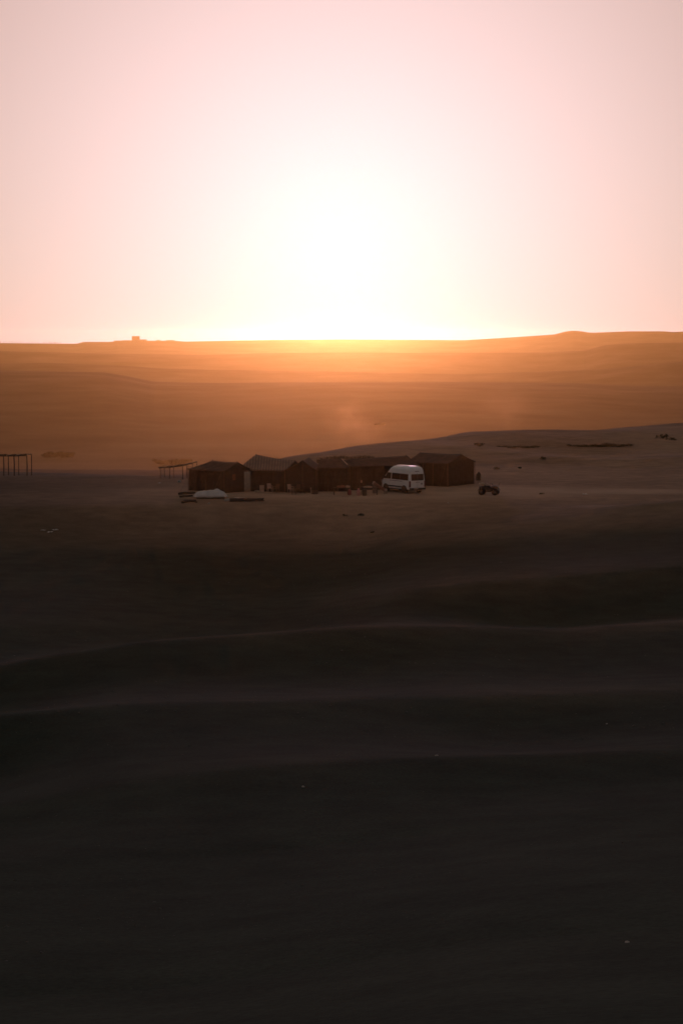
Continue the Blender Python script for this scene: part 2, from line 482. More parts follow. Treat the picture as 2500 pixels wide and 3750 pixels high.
# ------------------------------------------------------------------ building helpers
class MB:
    """collects shapes and links them as one mesh object"""
    def __init__(self):
        self.v, self.f = [], []
    def add(self, vs, fs):
        n = len(self.v)
        self.v += [tuple(p) for p in vs]
        self.f += [tuple(i + n for i in f) for f in fs]
        return self
    def box(self, c, s, rot=None, taper=(1, 1)):
        hx, hy, hz = s[0] / 2, s[1] / 2, s[2] / 2
        vs = []
        for z, k in ((-hz, (1, 1)), (hz, taper)):
            for x, y in ((-hx, -hy), (hx, -hy), (hx, hy), (-hx, hy)):
                vs.append(Vector((x * k[0], y * k[1], z)))
        if rot:
            m = Euler(rot).to_matrix()
            vs = [m @ p for p in vs]
        c = Vector(c)
        return self.add([p + c for p in vs], [(3, 2, 1, 0), (4, 5, 6, 7), (0, 1, 5, 4), (1, 2, 6, 5), (2, 3, 7, 6), (3, 0, 4, 7)])
    def tube(self, pts, rad, n=6):
        pts = [Vector(p) for p in pts]
        if not isinstance(rad, (list, tuple)):
            rad = [rad] * len(pts)
        vs, fs = [], []
        for i, p in enumerate(pts):
            a = pts[max(i - 1, 0)]
            b = pts[min(i + 1, len(pts) - 1)]
            d = (b - a).normalized()
            u = d.cross(Vector((0, 0, 1)))
            if u.length < .05:
                u = d.cross(Vector((1, 0, 0)))
            u.normalize()
            w = d.cross(u)
            for k in range(n):
                t = 2 * math.pi * k / n
                vs.append(p + (u * math.cos(t) + w * math.sin(t)) * rad[i])
        for i in range(len(pts) - 1):
            for k in range(n):
                k2 = (k + 1) % n
                fs.append((i * n + k, i * n + k2, (i + 1) * n + k2, (i + 1) * n + k))
        fs.append(tuple(range(n))[::-1])
        fs.append(tuple(range((len(pts) - 1) * n, len(pts) * n)))
        return self.add(vs, fs)
    def lathe(self, prof, n=14, axis='Z', c=(0, 0, 0)):
        vs, fs = [], []
        c = Vector(c)
        for r, h in prof:
            for k in range(n):
                t = 2 * math.pi * k / n
                p = Vector((r * math.cos(t), r * math.sin(t), h))
                if axis == 'Y':
                    p = Vector((p.x, p.z, p.y))
                elif axis == 'X':
                    p = Vector((p.z, p.x, p.y))
                vs.append(p + c)
        for i in range(len(prof) - 1):
            for k in range(n):
                k2 = (k + 1) % n
                fs.append((i * n + k, i * n + k2, (i + 1) * n + k2, (i + 1) * n + k))
        fs.append(tuple(range(n))[::-1])
        fs.append(tuple(range((len(prof) - 1) * n, len(prof) * n)))
        return self.add(vs, fs)
    def sheet(self, fn, nu, nv, thick):
        """cloth: fn(u,v) -> point, given a real thickness"""
        P = [[Vector(fn(i / nu, j / nv)) for j in range(nv + 1)] for i in range(nu + 1)]
        top, bot = [], []
        for i in range(nu + 1):
            for j in range(nv + 1):
                a = P[min(i + 1, nu)][j] - P[max(i - 1, 0)][j]
                b = P[i][min(j + 1, nv)] - P[i][max(j - 1, 0)]
                n = a.cross(b)
                n = n.normalized() if n.length > 1e-9 else Vector((0, 0, 1))
                top.append(P[i][j] + n * thick / 2)
                bot.append(P[i][j] - n * thick / 2)
        N = len(top)
        id_ = lambda i, j: i * (nv + 1) + j
        fs = []
        for i in range(nu):
            for j in range(nv):
                q = (id_(i, j), id_(i + 1, j), id_(i + 1, j + 1), id_(i, j + 1))
                fs.append(q)
                fs.append(tuple(k + N for k in q[::-1]))
        rim = [id_(i, 0) for i in range(nu + 1)] + [id_(nu, j) for j in range(1, nv + 1)] + [id_(i, nv) for i in range(nu - 1, -1, -1)] + [id_(0, j) for j in range(nv - 1, 0, -1)]
        for a, b in zip(rim, rim[1:] + rim[:1]):
            fs.append((a, a + N, b + N, b))
        return self.add(top + bot, fs)
    def loft(self, rings, cap=True):
        n = len(rings[0])
        vs = [p for r in rings for p in r]
        fs = []
        for i in range(len(rings) - 1):
            for k in range(n):
                k2 = (k + 1) % n
                fs.append((i * n + k, i * n + k2, (i + 1) * n + k2, (i + 1) * n + k))
        if cap:
            fs.append(tuple(range(n))[::-1])
            fs.append(tuple(range((len(rings) - 1) * n, len(rings) * n)))
        return self.add(vs, fs)
    def mesh(self, name, m=None, smooth=False):
        me = bpy.data.meshes.new(name)
        me.from_pydata(self.v, [], self.f)
        me.update()
        if smooth:
            me.polygons.foreach_set('use_smooth', np.ones(len(me.polygons), dtype=bool))
        if m:
            me.materials.append(m)
        return me
    def build(self, name, m, parent=None, smooth=False):
        return new_obj(name, self.mesh(name, m, smooth), None, parent)

def tag(o, label, cat, group=None):
    o['label'], o['category'] = label, cat
    if group:
        o['group'] = group
    return o

def thing(name, label, cat, loc, rz=0.0, group=None):
    o = bpy.data.objects.new(name, None)
    COL.objects.link(o)
    o.empty_display_size = 0.3
    o.location = loc
    o.rotation_euler = (0, 0, rz)
    return tag(o, label, cat, group)

def copy_tree(o, parent=None):
    c = o.copy()
    COL.objects.link(c)
    c.parent = parent
    for ch in list(o.children):
        copy_tree(ch, c)
    return c

def foot(px, py):
    p = on_plane(px, py)
    p.z = gz(p.x, p.y)
    return p

M_WOOL = mat('black_wool', (.034, .033, .032), .95, .4, 3, .5, 60, spec=.05)
M_WOOL2 = mat('brown_wool', (.042, .037, .034), .95, .4, 3, .5, 60, spec=.05)
M_ROOFA = mat('weathered_brown_roof_cloth', (.068, .047, .036), .95, .35, 1.6, .4, 50)
M_ROOFB = mat('pale_striped_roof_cloth', (.21, .145, .11), .95, .3, 1.4, .4, 50, stripes=('X', 1.1, (.10, .066, .05), .8))
M_ROOFD = mat('dark_brown_roof_cloth', (.058, .040, .031), .95, .35, 1.6, .4, 50)
M_CURT = mat('cream_curtain_cloth', (.42, .33, .26), .9, .2, 4, .4, 40)
M_WOOD = mat('weathered_pole_wood', (.13, .088, .06), .85, .4, 9, .4, 50)
M_DWOOD = mat('dark_wood', (.05, .034, .025), .85, .4, 9, .4, 50)
M_ROPE = mat('rope_fibre', (.2, .15, .1), .95, .2, 20)
M_WHITE = mat('dusty_white_paint', (.78, .76, .74), .35, .07, 1.2, 0, spec=.5)
M_GLASS = mat('dark_tinted_glass', (.012, .011, .011), .28, .1, 3, 0, spec=.15)
M_RUBBER = mat('black_rubber', (.018, .017, .017), .8, .3, 12)
M_BLKPL = mat('black_plastic', (.02, .02, .021), .55, .2, 8)
M_STEEL = mat('grey_steel', (.25, .25, .25), .45, .2, 8, metal=.8)
M_REDL = mat('red_lamp_plastic', (.12, .02, .015), .3, .1, 8)
M_TARP = mat('dirty_white_tarpaulin', (.52, .48, .45), .7, .22, 1.4, .5, 14)
M_STONE = mat('pale_stone', (.42, .37, .32), .95, .3, 6, .5, 20)
M_DSTONE = mat('brown_stone', (.16, .12, .095), .95, .35, 5, .5, 20)
M_WPLAST = mat('white_plastic', (.62, .6, .57), .5, .1, 5)
M_RED = mat('faded_red_paint', (.36, .10, .08), .6, .25, 7)
M_PINK = mat('faded_pink_paint', (.55, .26, .25), .6, .2, 7)
M_RUST = mat('faded_rust_cloth', (.21, .105, .07), .95, .3, 5, .4, 30)
M_BEIGE = mat('beige_cloth', (.38, .30, .22), .95, .25, 5, .4, 30)
M_BRUSH = mat('dry_brush', (.10, .066, .038), 1.0, .45, 12, .5, 40, spec=.02)
M_LEAF = mat('dull_scrub_leaf', (.052, .044, .024), 1.0, .4, 8, spec=.02)
M_BLKSHEET = mat('dusty_black_sheeting', (.022, .020, .019), 1.0, .3, 4, .3, 20, spec=.02)
M_MUD = mat('mud_plaster', (.30, .20, .13), .95, .2, .4, .4, 6)

# ------------------------------------------------------------------ tents
def tent(name, label, A, U, L, W, he, hr, hip0=0.0, hip1=0.0, m_roof=M_ROOFA, m_wall=M_WOOL, sag=.10, overhang=.18,
         panels=3, seed=1, W_ridge=.5, hr1=None, guys=True):
    """ridge tent. A = the near ground corner, U = unit vector along the ridge, V = across, away from the camera;
    L along the ridge, W across, he eave height, hr ridge height, hip0/hip1 slope the ridge's ends in"""
    rnd = random.Random(seed)
    U = Vector((U.x, U.y, 0)).normalized()
    V = Vector((-U.y, U.x, 0))
    if V.y < 0:
        V = -V
    root = thing(name, label, 'tent', (A.x, A.y, gz(A.x, A.y) - .01))
    hr1 = hr if hr1 is None else hr1
    def loc(x, y, z):
        p = U * x + V * y
        return Vector((p.x, p.y, z))
    def g(x, y):
        p = A + U * x + V * y
        return gz(p.x, p.y) - root.location.z - .03
    mid = W * W_ridge
    def ridge(t):                                   # t 0..1 along the ridge, sagging between the poles
        x = hip0 + (L - hip0 - hip1) * t
        return x, mid, hr + (hr1 - hr) * t - sag * math.sin(math.pi * t) ** 2
    def rip(u, a, k):
        return a * math.sin(u * k * math.pi * 2 + seed)
    # two roof slopes, sagging cloth carried a little past the walls
    for side in (0, 1):
        ye = -overhang if side == 0 else W + overhang
        drop = overhang * (hr - he) / max(mid, .1) * .6
        def fn(u, v, ye=ye, side=side):
            rx, ry, rz_ = ridge(u)
            ex = -overhang * .5 + (L + overhang) * u
            e = Vector((ex, ye, he - drop - .10 * sag * 5 * abs(math.sin(u * math.pi * 2 * max(1, panels / 2))) ))
            p = Vector((rx, ry, rz_)).lerp(e, v)
            p.z -= .13 * math.sin(math.pi * v) * (1 - .4 * math.cos(u * math.pi * 2 * panels)) * .7
            return loc(p.x, p.y, p.z)
        f2 = fn if side == 0 else (lambda u, v, f=fn: f(1 - u, v))
        MB().sheet(f2, 18, 6, .035).build('roof_slope', m_roof, root, True)
    # hipped ends
    for end, hp in ((0, hip0), (1, hip1)):
        if hp <= 0:
            continue
        def fh(u, v, end=end):
            rx, ry, rz_ = ridge(end)
            e = Vector((-overhang * .5 if end == 0 else L + overhang * .5, -overhang + (W + 2 * overhang) * u, he - .05))
            p = Vector((rx, ry, rz_)).lerp(e, v)
            p.z -= .08 * math.sin(math.pi * v)
            return loc(p.x, p.y, p.z - .012)
        MB().sheet(fh, 8, 5, .03).build('roof_end', m_roof, root, True)
    # long walls in separate cloth panels
    for side, yw in ((0, 0.0), (1, W)):
        for k in range(panels):
            a, b = k / panels + .004, (k + 1) / panels - .004
            def fw(u, v, a=a, b=b, yw=yw, k=k):
                x = L * (a + (b - a) * u)
                lean = (.05 if yw == 0 else -.05) * v
                fold = .035 * math.sin(u * 9 + k * 2 + seed) * (1 - .5 * v) + .02 * math.sin(u * 23 + k)
                return loc(x, yw + lean + fold, g(x, yw) * (1 - v) + (he + .02) * v)
            f2 = fw if side == 0 else (lambda u, v, f=fw: f(1 - u, v))
            MB().sheet(f2, 10, 5, .025).build('wall_panel', m_wall if (k + seed) % 3 else M_WOOL2, root, True)
    # end walls, with the gable where the ridge runs out to the end
    for end, hp in ((0, hip0), (1, hip1)):
        def fe(u, v, end=end, hp=hp):
            y = W * u
            x = 0.0 if end == 0 else L
            if hp > 0:
                top = he
            else:
                zt = (hr if end == 0 else hr1)
                top = he + (zt - he) * (u / W_ridge if u < W_ridge else (1 - u) / (1 - W_ridge))
            fold = .03 * math.sin(u * 14 + seed)
            return loc(x + fold + (.05 if end == 0 else -.05) * v, y, g(x, y) * (1 - v) + (top - .03) * v)
        f2 = (lambda u, v, f=fe: f(1 - u, v)) if end == 0 else fe
        MB().sheet(f2, 16, 6, .025).build('end_wall', m_wall, root, True)
    # poles at the ridge ends and the corners
    for t in (0, 1):
        rx, ry, rz_ = ridge(t)
        MB().tube([loc(rx + (.1 if t == 0 else -.1), ry, g(rx, ry) - .1), loc(rx + (.1 if t == 0 else -.1), ry, rz_ + .10)], .045).build('ridge_pole', M_WOOD, root)
    for x in (-.03, L + .03):
        for y in (-.05, W + .05):
            MB().tube([loc(x, y, g(x, y) - .1), loc(x, y, he + .06)], .035).build('corner_pole', M_WOOD, root)
    if guys:
        for x in (.05 * L, .95 * L):
            for y, s in ((0, -1), (W, 1)):
                e = (x, y + s * 1.3)
                MB().tube([loc(x, y + s * .12, he - .08), loc(e[0], e[1], g(*e) + .02)], .012, 4).build('guy_rope', M_ROPE, root)
                MB().tube([loc(e[0], e[1] + s * .05, g(*e) - .1), loc(e[0], e[1] - s * .03, g(*e) + .16)], .02, 5).build('tent_peg', M_WOOD, root)
    return root, loc, g, ridge

def dirv(a, b):
    d = b - a
    d.z = 0
    return d.normalized()

# black tent at the left end: gable turned to the right, long wall running back to the left
A2 = on_plane(822, 1806); A1 = on_plane(692, 1795)
tA, locA, gA, rA = tent('wool_tent', 'low black wool tent with a pale curtain in its gable, beside the pale striped roof', A2, dirv(A2, A1), (A1 - A2).length, 3.7, 2.22, 3.05, hip0=0, hip1=1.55, panels=4, seed=3, sag=.05)
def curtain(root, loc, g, y0, y1, h, x=-.09):
    def fc(u, v):
        return loc(x + .035 * math.sin(u * 16), y0 + (y1 - y0) * u, g(x, y0) * (1 - v) + h * v)
    MB().sheet(lambda u, v: fc(1 - u, v), 12, 4, .02).build('door_curtain', M_CURT, root, True)
curtain(tA, locA, gA, 2.62, 3.62, 2.05)
def hatch(root, loc, y, z, w, h, m, x=-.06):
    MB().sheet(lambda u, v: loc(x, y + w * (1 - u), z + h * v), 3, 3, .03).build('window_flap', m, root)
hatch(tA, locA, 1.05, 1.25, .42, .62, M_RUST)

# big tent with the pale sagging roof
B0 = on_plane(868, 1798); B1 = on_plane(1042, 1802)
tB, locB, gB, rB = tent('wool_tent', 'large tent with a pale striped sagging roof behind the low black one', B0, dirv(B0, B1), (B1 - B0).length, 6.2, 2.22, 3.55, hip0=.75, hip1=0, hr1=2.98, m_roof=M_ROOFB, panels=4, seed=5, sag=.08, W_ridge=.6, guys=False)
# gabled porch tent
def front_gable_tent(name, label, a, b, depth, he, hr, peak, m_roof, seed):
    """tent whose pointed gable faces the yard: a, b = front ground corners, ridge running back"""
    root = thing(name, label, 'tent', (a.x, a.y, gz(a.x, a.y) - .01))
    U = dirv(a, b); V = Vector((-U.y, U.x, 0))
    W = (b - a).length
    def loc(x, y, z):
        p = U * x + V * y
        return Vector((p.x, p.y, z))
    def g(x, y):
        p = a + U * x + V * y
        return gz(p.x, p.y) - root.location.z - .03
    px = W * peak
    for s in (0, 1):
        def fn(u, v, s=s):
            e = Vector((-.15 if s == 0 else W + .15, 0, he - .06))
            y = -.2 + (depth + .4) * u
            p = Vector((px, 0, hr - .06 * math.sin(math.pi * u))).lerp(e, v)
            return loc(p.x, y, p.z - .1 * math.sin(math.pi * v))
        f2 = fn if s == 1 else (lambda u, v, f=fn: f(1 - u, v))
        MB().sheet(lambda u, v, f=f2: f(u, v), 8, 6, .035).build('roof_slope', m_roof, root, True)
    for k, y in ((0, 0.0), (1, depth)):
        def fe(u, v, y=y):
            top = he + (hr - he) * (u / peak if u < peak else (1 - u) / (1 - peak)) - .1 * math.sin(math.pi * min(1, u / peak if u < peak else (1 - u) / (1 - peak)))
            return loc(W * u, y + .03 * math.sin(u * 17 + seed), g(W * u, y) * (1 - v) + (top - .04) * v)
        MB().sheet(fe if k == 0 else (lambda u, v, f=fe: f(1 - u, v)), 18, 5, .025).build('end_wall', M_WOOL, root, True)
    for x in (0, W):
        MB().sheet(lambda u, v, x=x: loc(x + .03 * math.sin(u * 11), depth * u, g(x, depth * u) * (1 - v) + he * v), 8, 4, .025).build('wall_panel', M_WOOL2, root, True)
        MB().tube([loc(x, -.06, g(x, 0) - .1), loc(x, -.06, he + .04)], .035).build('corner_pole', M_WOOD, root)
    MB().tube([loc(px, -.08, g(px, 0) - .1), loc(px, -.08, hr + .08)], .045).build('ridge_pole', M_WOOD, root)
    return root, loc, g
tC, locC, gC = front_gable_tent('wool_tent', 'dark tent turning its pointed gable to the yard, right of the pale striped roof', on_plane(1044, 1803), on_plane(1158, 1804), 5.0, 2.3, 3.27, .56, M_ROOFD, 6)
# hipped tent and the long one beside it
D0 = on_plane(1163, 1800); D1 = on_plane(1274, 1800)
tD, locD, gD, rD = tent('wool_tent', 'short dark hipped tent with a pale seam down its roof, next to the pointed gable', D0, dirv(D0, D1), (D1 - D0).length, 4.6, 2.42, 3.22, hip0=.25, hip1=.75, m_roof=M_ROOFD, panels=3, seed=8, sag=.03, guys=False)
rx, ry, rz_ = rD(1)
MB().sheet(lambda u, v: locD(rx + .02 + .62 * u + .10 * v, ry - 1.55 * u - .1, rz_ - .02 - .62 * u * .82 + .05), 6, 1, .03).build('roof_seam', M_CURT, tD)
E0 = on_plane(1281, 1795); E1 = on_plane(1533, 1790)
tE, locE, gE, rE = tent('wool_tent', 'long dark tent behind the white van', E0, dirv(E0, E1), (E1 - E0).length, 5.2, 2.45, 3.08, hip0=.3, hip1=.55, hr1=3.32, m_roof=M_ROOFD, panels=6, seed=9, sag=.05, guys=False)
# tent at the right end
F2 = on_plane(1640, 1783); F1 = on_plane(1487, 1775)
tF, locF, gF, rF = tent('wool_tent', 'tall black tent standing apart between the white van and the quad bike', F2, dirv(F2, F1), (F1 - F2).length, 5.2, 2.42, 3.30, m_roof=M_ROOFA, panels=4, seed=12, sag=.04)
for x in (.06, 1.85, 3.1):
    MB().tube([locF(x, -.12, gF(x, 0) - .1), locF(x, -.10, 2.5)], .06 if x < 1 else .04).build('wall_pole', M_WOOD, tF)

# ------------------------------------------------------------------ brush windbreak behind the long tent
def windbreak():
    a, b = on_plane(1162, 1722), on_plane(1376, 1722)
    root = thing('brush_windbreak', 'rough dry brush windbreak with a pale rail behind the dark tents', 'windbreak', (a.x, a.y, gz(a.x, a.y)))
    U = dirv(a, b); L = (b - a).length
    rnd = random.Random(4)
    n = 34
    for k in range(n):
        x = L * (k + .5) / n
        p = a + U * x
        z = gz(p.x, p.y) - root.location.z
        top = height_at(1162 + 214 * k / n, 1669 + (4 if k < 4 else 0) + 3 * math.sin(k * .4), p) - root.location.z
        mb = MB()
        for q in range(7):
            ox, oy = rnd.uniform(-.13, .13), rnd.uniform(-.10, .10)
            c = U * (x + ox)
            h = top - rnd.uniform(0, .28)
            mb.tube([(c.x, c.y + oy, z - .1), (c.x + rnd.uniform(-.05, .05), c.y + oy, z + (h - z) * .6), (c.x + rnd.uniform(-.14, .14), c.y + oy * 1.5, h)], [.045, .05, .02], 4)
        mb.build('brush_bundle', M_BRUSH, root)
    for f in (.45, .78):
        c0, c1 = U * -.1, U * (L + .1)
        z0 = gz(a.x, a.y) - root.location.z
        z1 = gz(b.x, b.y) - root.location.z
        h = height_at(1270, 1669, (a + b) / 2) - root.location.z
        MB().tube([(c0.x, c0.y - .2, z0 + h * f), ((c0.x + c1.x) / 2, (c0.y + c1.y) / 2 - .2, (z0 + z1) / 2 + h * f - .04), (c1.x, c1.y - .2, z1 + h * f)], .05).build('rail', M_BEIGE, root)
windbreak()

# ------------------------------------------------------------------ open pole frames at the left
def pole_frame(label, front, back_off, top_px, m):
    """front: list of (px, py_top, py_base) posts; a second row of posts stands back_off metres behind"""
    P = [on_plane(px, pb) for px, pt, pb in front]
    o = P[0]
    root = thing('pole_frame', label, 'pole shelter', (o.x, o.y, gz(o.x, o.y)))
    Z = root.location.z
    tops = []
    for (px, pt, pb), p in zip(front, P):
        h = height_at(px, pt, p)
        tops.append(Vector((p.x - o.x, p.y - o.y, h - Z)))
        MB().tube([(p.x - o.x, p.y - o.y, gz(p.x, p.y) - Z - .2), (p.x - o.x + .03, p.y - o.y, (gz(p.x, p.y) + h) / 2 - Z), (p.x - o.x, p.y - o.y, h - Z)], [.075, .065, .055]).build('post', m, root)
    backs = []
    for t, p in zip(tops, P):
        q = p + Vector((.35, back_off, 0))
        bt = Vector((q.x - o.x, q.y - o.y, t.z + .05))
        backs.append(bt)
        MB().tube([(bt.x, bt.y, gz(q.x, q.y) - Z - .2), tuple(bt)], [.06, .045]).build('post', m, root)
    MB().tube([tops[0] + (tops[0] - tops[1]).normalized() * .2 + Vector((0, 0, .04))] + [t + Vector((0, 0, .05)) for t in tops[1:]] , .075).build('beam', m, root)
    MB().tube([b + Vector((0, 0, .05)) for b in backs], .055).build('beam', m, root)
    n = 8
    for k in range(n):
        t = k / (n - 1) * (len(tops) - 1)
        i = min(int(t), len(tops) - 2)
        a = tops[i].lerp(tops[i + 1], t - i); b = backs[i].lerp(backs[i + 1], t - i)
        MB().tube([a + Vector((0, -.15, .12)), b + Vector((0, .15, .12))], .028, 5).build('rafter', M_BEIGE if k % 2 else m, root)
    return root
pole_frame('slanting open pole frame beside the low black tent', [(587, 1714, 1752), (621, 1713, 1753), (669, 1706, 1756), (706, 1697, 1752)], 1.6, None, M_WOOD)
pole_frame('dark flat-topped open pole frame standing alone on the terrace edge', [(-60, 1671, 1738), (15, 1671, 1738), (53, 1671, 1738), (100, 1669, 1737)], 1.2, None, M_DWOOD)

# ------------------------------------------------------------------ white minibus
def build_van():
    p = on_plane(1528, 1808)
    root = thing('minibus', 'white high-roof minibus parked in front of the long dark tent', 'minibus', (0, 0, 0))
    # local: +x forward, +y left side (turned to the camera's left), origin under the middle of the rear bumper
    L, Wd, H = 5.3, 1.96, 2.76
    # profile of the side: x, belt half width handled per height
    zs = [.42, .55, 1.0, 1.38, 2.05, 2.42, 2.62, H]
    hw = [.90, .97, .98, .97, .90, .84, .72, .42]
    #  front end x and rear end x at each height (nose, sloping windscreen, roof edge)
    xf = [5.18, 5.28, 5.24, 5.02, 4.28, 3.92, 3.62, 3.2]
    xr = [.10, .02, 0.0, .02, .08, .13, .22, .45]
    rings = []
    for z, w, f, r in zip(zs, hw, xf, xr):
        c = .16 if z > .5 else .1
        ring = [(r, -w + c), (r + c * .8, -w), (f - c * 2.2, -w), (f - c * .7, -w + c * 1.2), (f, -w * .45), (f, w * .45), (f - c * .7, w - c * 1.2), (f - c * 2.2, w), (r + c * .8, w), (r, w - c)]
        rings.append([Vector((x, y, z)) for x, y in ring])
    body = MB().loft(rings).build('body', M_WHITE, root)
    bev = body.modifiers.new('bevel', 'BEVEL')
    bev.width = .035; bev.segments = 2; bev.limit_method = 'ANGLE'; bev.angle_limit = R(20)
    def sidew(z):
        return float(np.interp(z, zs, hw))
    def rearx(z):
        return float(np.interp(z, zs, xr))
    def frontx(z):
        return float(np.interp(z, zs, xf))
    # side windows: a band of dark panes along each side and the cab door window
    for s in (1, -1):
        z0, z1 = 1.36, 1.98
        def pane(x0, x1, x0t, x1t, name='side_window', s=s):
            def fn(u, v):
                z = z0 + (z1 - z0) * v
                a = x0 + (x0t - x0) * v; b = x1 + (x1t - x1) * v
                return Vector((a + (b - a) * u, s * (sidew(z) + .014), z))
            f2 = fn if s < 0 else (lambda u, v: fn(1 - u, v))
            MB().sheet(f2, 4, 4, .02).build(name, M_GLASS, root)
        pane(.28, 1.72, .32, 1.72); pane(1.76, 3.18, 1.76, 3.18); pane(3.34, 4.45, 3.34, 3.98, 'cab_window')
        # sill strip, door seam rail, wheel arches, running board, mirror
        MB().box((2.6, s * (sidew(.62) + .012), .66), (3.1, .03, .12)).build('side_strip', M_BLKPL, root)
        MB().box((2.65, s * .93, .40), (2.0, .16, .06)).build('running_board', M_STEEL, root)
        MB().box((2.45, s * (sidew(1.2) + .012), 1.22), (2.2, .02, .035)).build('door_rail', M_BLKPL, root)
        mr = MB().box((4.35, s * 1.12, 1.55), (.14, .2, .34)).build('wing_mirror', M_BLKPL, root)
        MB().box((4.27, s * 1.12, 1.55), (.012, .15, .27)).build('mirror_glass', M_GLASS, mr)
    # rear: two doors with a wide window, lamps, bumper, plate, badge
    def rear_patch(name, y0, y1, z0, z1, m, off=.016, thick=.02):
        MB().sheet(lambda u, v: Vector((rearx(z0 + (z1 - z0) * v) - off, y1 + (y0 - y1) * u, z0 + (z1 - z0) * v)), 4, 4, thick).build(name, m, root)
    rear_patch('rear_window', -.74, -.025, 1.34, 1.98, M_GLASS)
    rear_patch('rear_window', .025, .74, 1.34, 1.98, M_GLASS)
    rear_patch('door_seam', -.008, .008, .62, 2.1, M_BLKPL, .006)
    for s in (1, -1):
        MB().box((.06, s * .90, .98), (.10, .15, .62)).build('tail_lamp', M_REDL, root)
        MB().box((-.03, s * .14, 1.16), (.05, .16, .035)).build('door_handle', M_BLKPL, root)
    MB().box((-.02, 0, .50), (.20, 1.86, .19)).build('rear_bumper', M_BLKPL, root)
    MB().box((-.125, .28, .53), (.02, .52, .11)).build('number_plate', M_CURT, root)
    MB().lathe([(.10, 0), (.10, .02)], 16, 'X', (-.022, -.5, 1.0)).build('badge', M_STEEL, root)
    MB().box((.10, 0, 2.26), (.06, .5, .05)).build('brake_light', M_REDL, root)
    # front: windscreen, grille, headlamps, bumper
    def wsn(u, v):
        z = 1.42 + .86 * v
        return Vector((frontx(z) + .012, (-.72 + 1.44 * u) * (1 - .08 * v), z))
    MB().sheet(wsn, 6, 4, .02).build('windscreen', M_GLASS, root)
    MB().box((5.26, 0, .98), (.05, 1.0, .26)).build('grille', M_BLKPL, root)
    for s in (1, -1):
        MB().box((5.14, s * .76, 1.02), (.12, .26, .3), (0, 0, -s * .5)).build('headlamp', M_STEEL, root)
    MB().box((5.26, 0, .50), (.16, 1.84, .24)).build('front_bumper', M_BLKPL, root)
    MB().box((2.6, 0, .40), (4.6, 1.3, .18)).build('chassis', M_BLKPL, root)
    MB().tube([(.35, -.5, .30), (-.1, -.5, .28)], .03).build('exhaust_pipe', M_STEEL, root)
    # wheels: tyre and rim
    for x in (.98, 4.25):
        for s in (1, -1):
            w = MB().lathe([(.20, -.115), (.31, -.12), (.352, -.075), (.352, .075), (.31, .12), (.20, .115)], 22, 'Y', (0, 0, 0)).build('wheel', M_RUBBER, root, True)
            w.location = (x, s * .84, .345)
            MB().lathe([(.20, -.10), (.19, -.125), (.06, -.10), (.05, -.13), (.05, .13), (.06, .10), (.19, .125), (.20, .10)], 16, 'Y').build('rim', M_STEEL, w)
            ar = MB()
            pts = [Vector((x + .43 * math.cos(a), s * (sidew(.7) + .0), .40 + .40 * math.sin(a))) for a in np.linspace(0, math.pi, 11)]
            ar.tube(pts, .045, 6)
            ar.build('wheel_arch', M_BLKPL, root)
            dk = MB().lathe([(.40, -.05), (.40, .05)], 20, 'Y', (x, s * (sidew(.7) - .035), .44)).build('wheel_well', M_RUBBER, root)
    # stand it: rear to the camera, nose away to the left
    yaw = R(90 + 33)
    root.rotation_euler = (0, 0, yaw)
    root.location = (p.x, p.y, gz(p.x, p.y) - .02)
    return root
build_van()

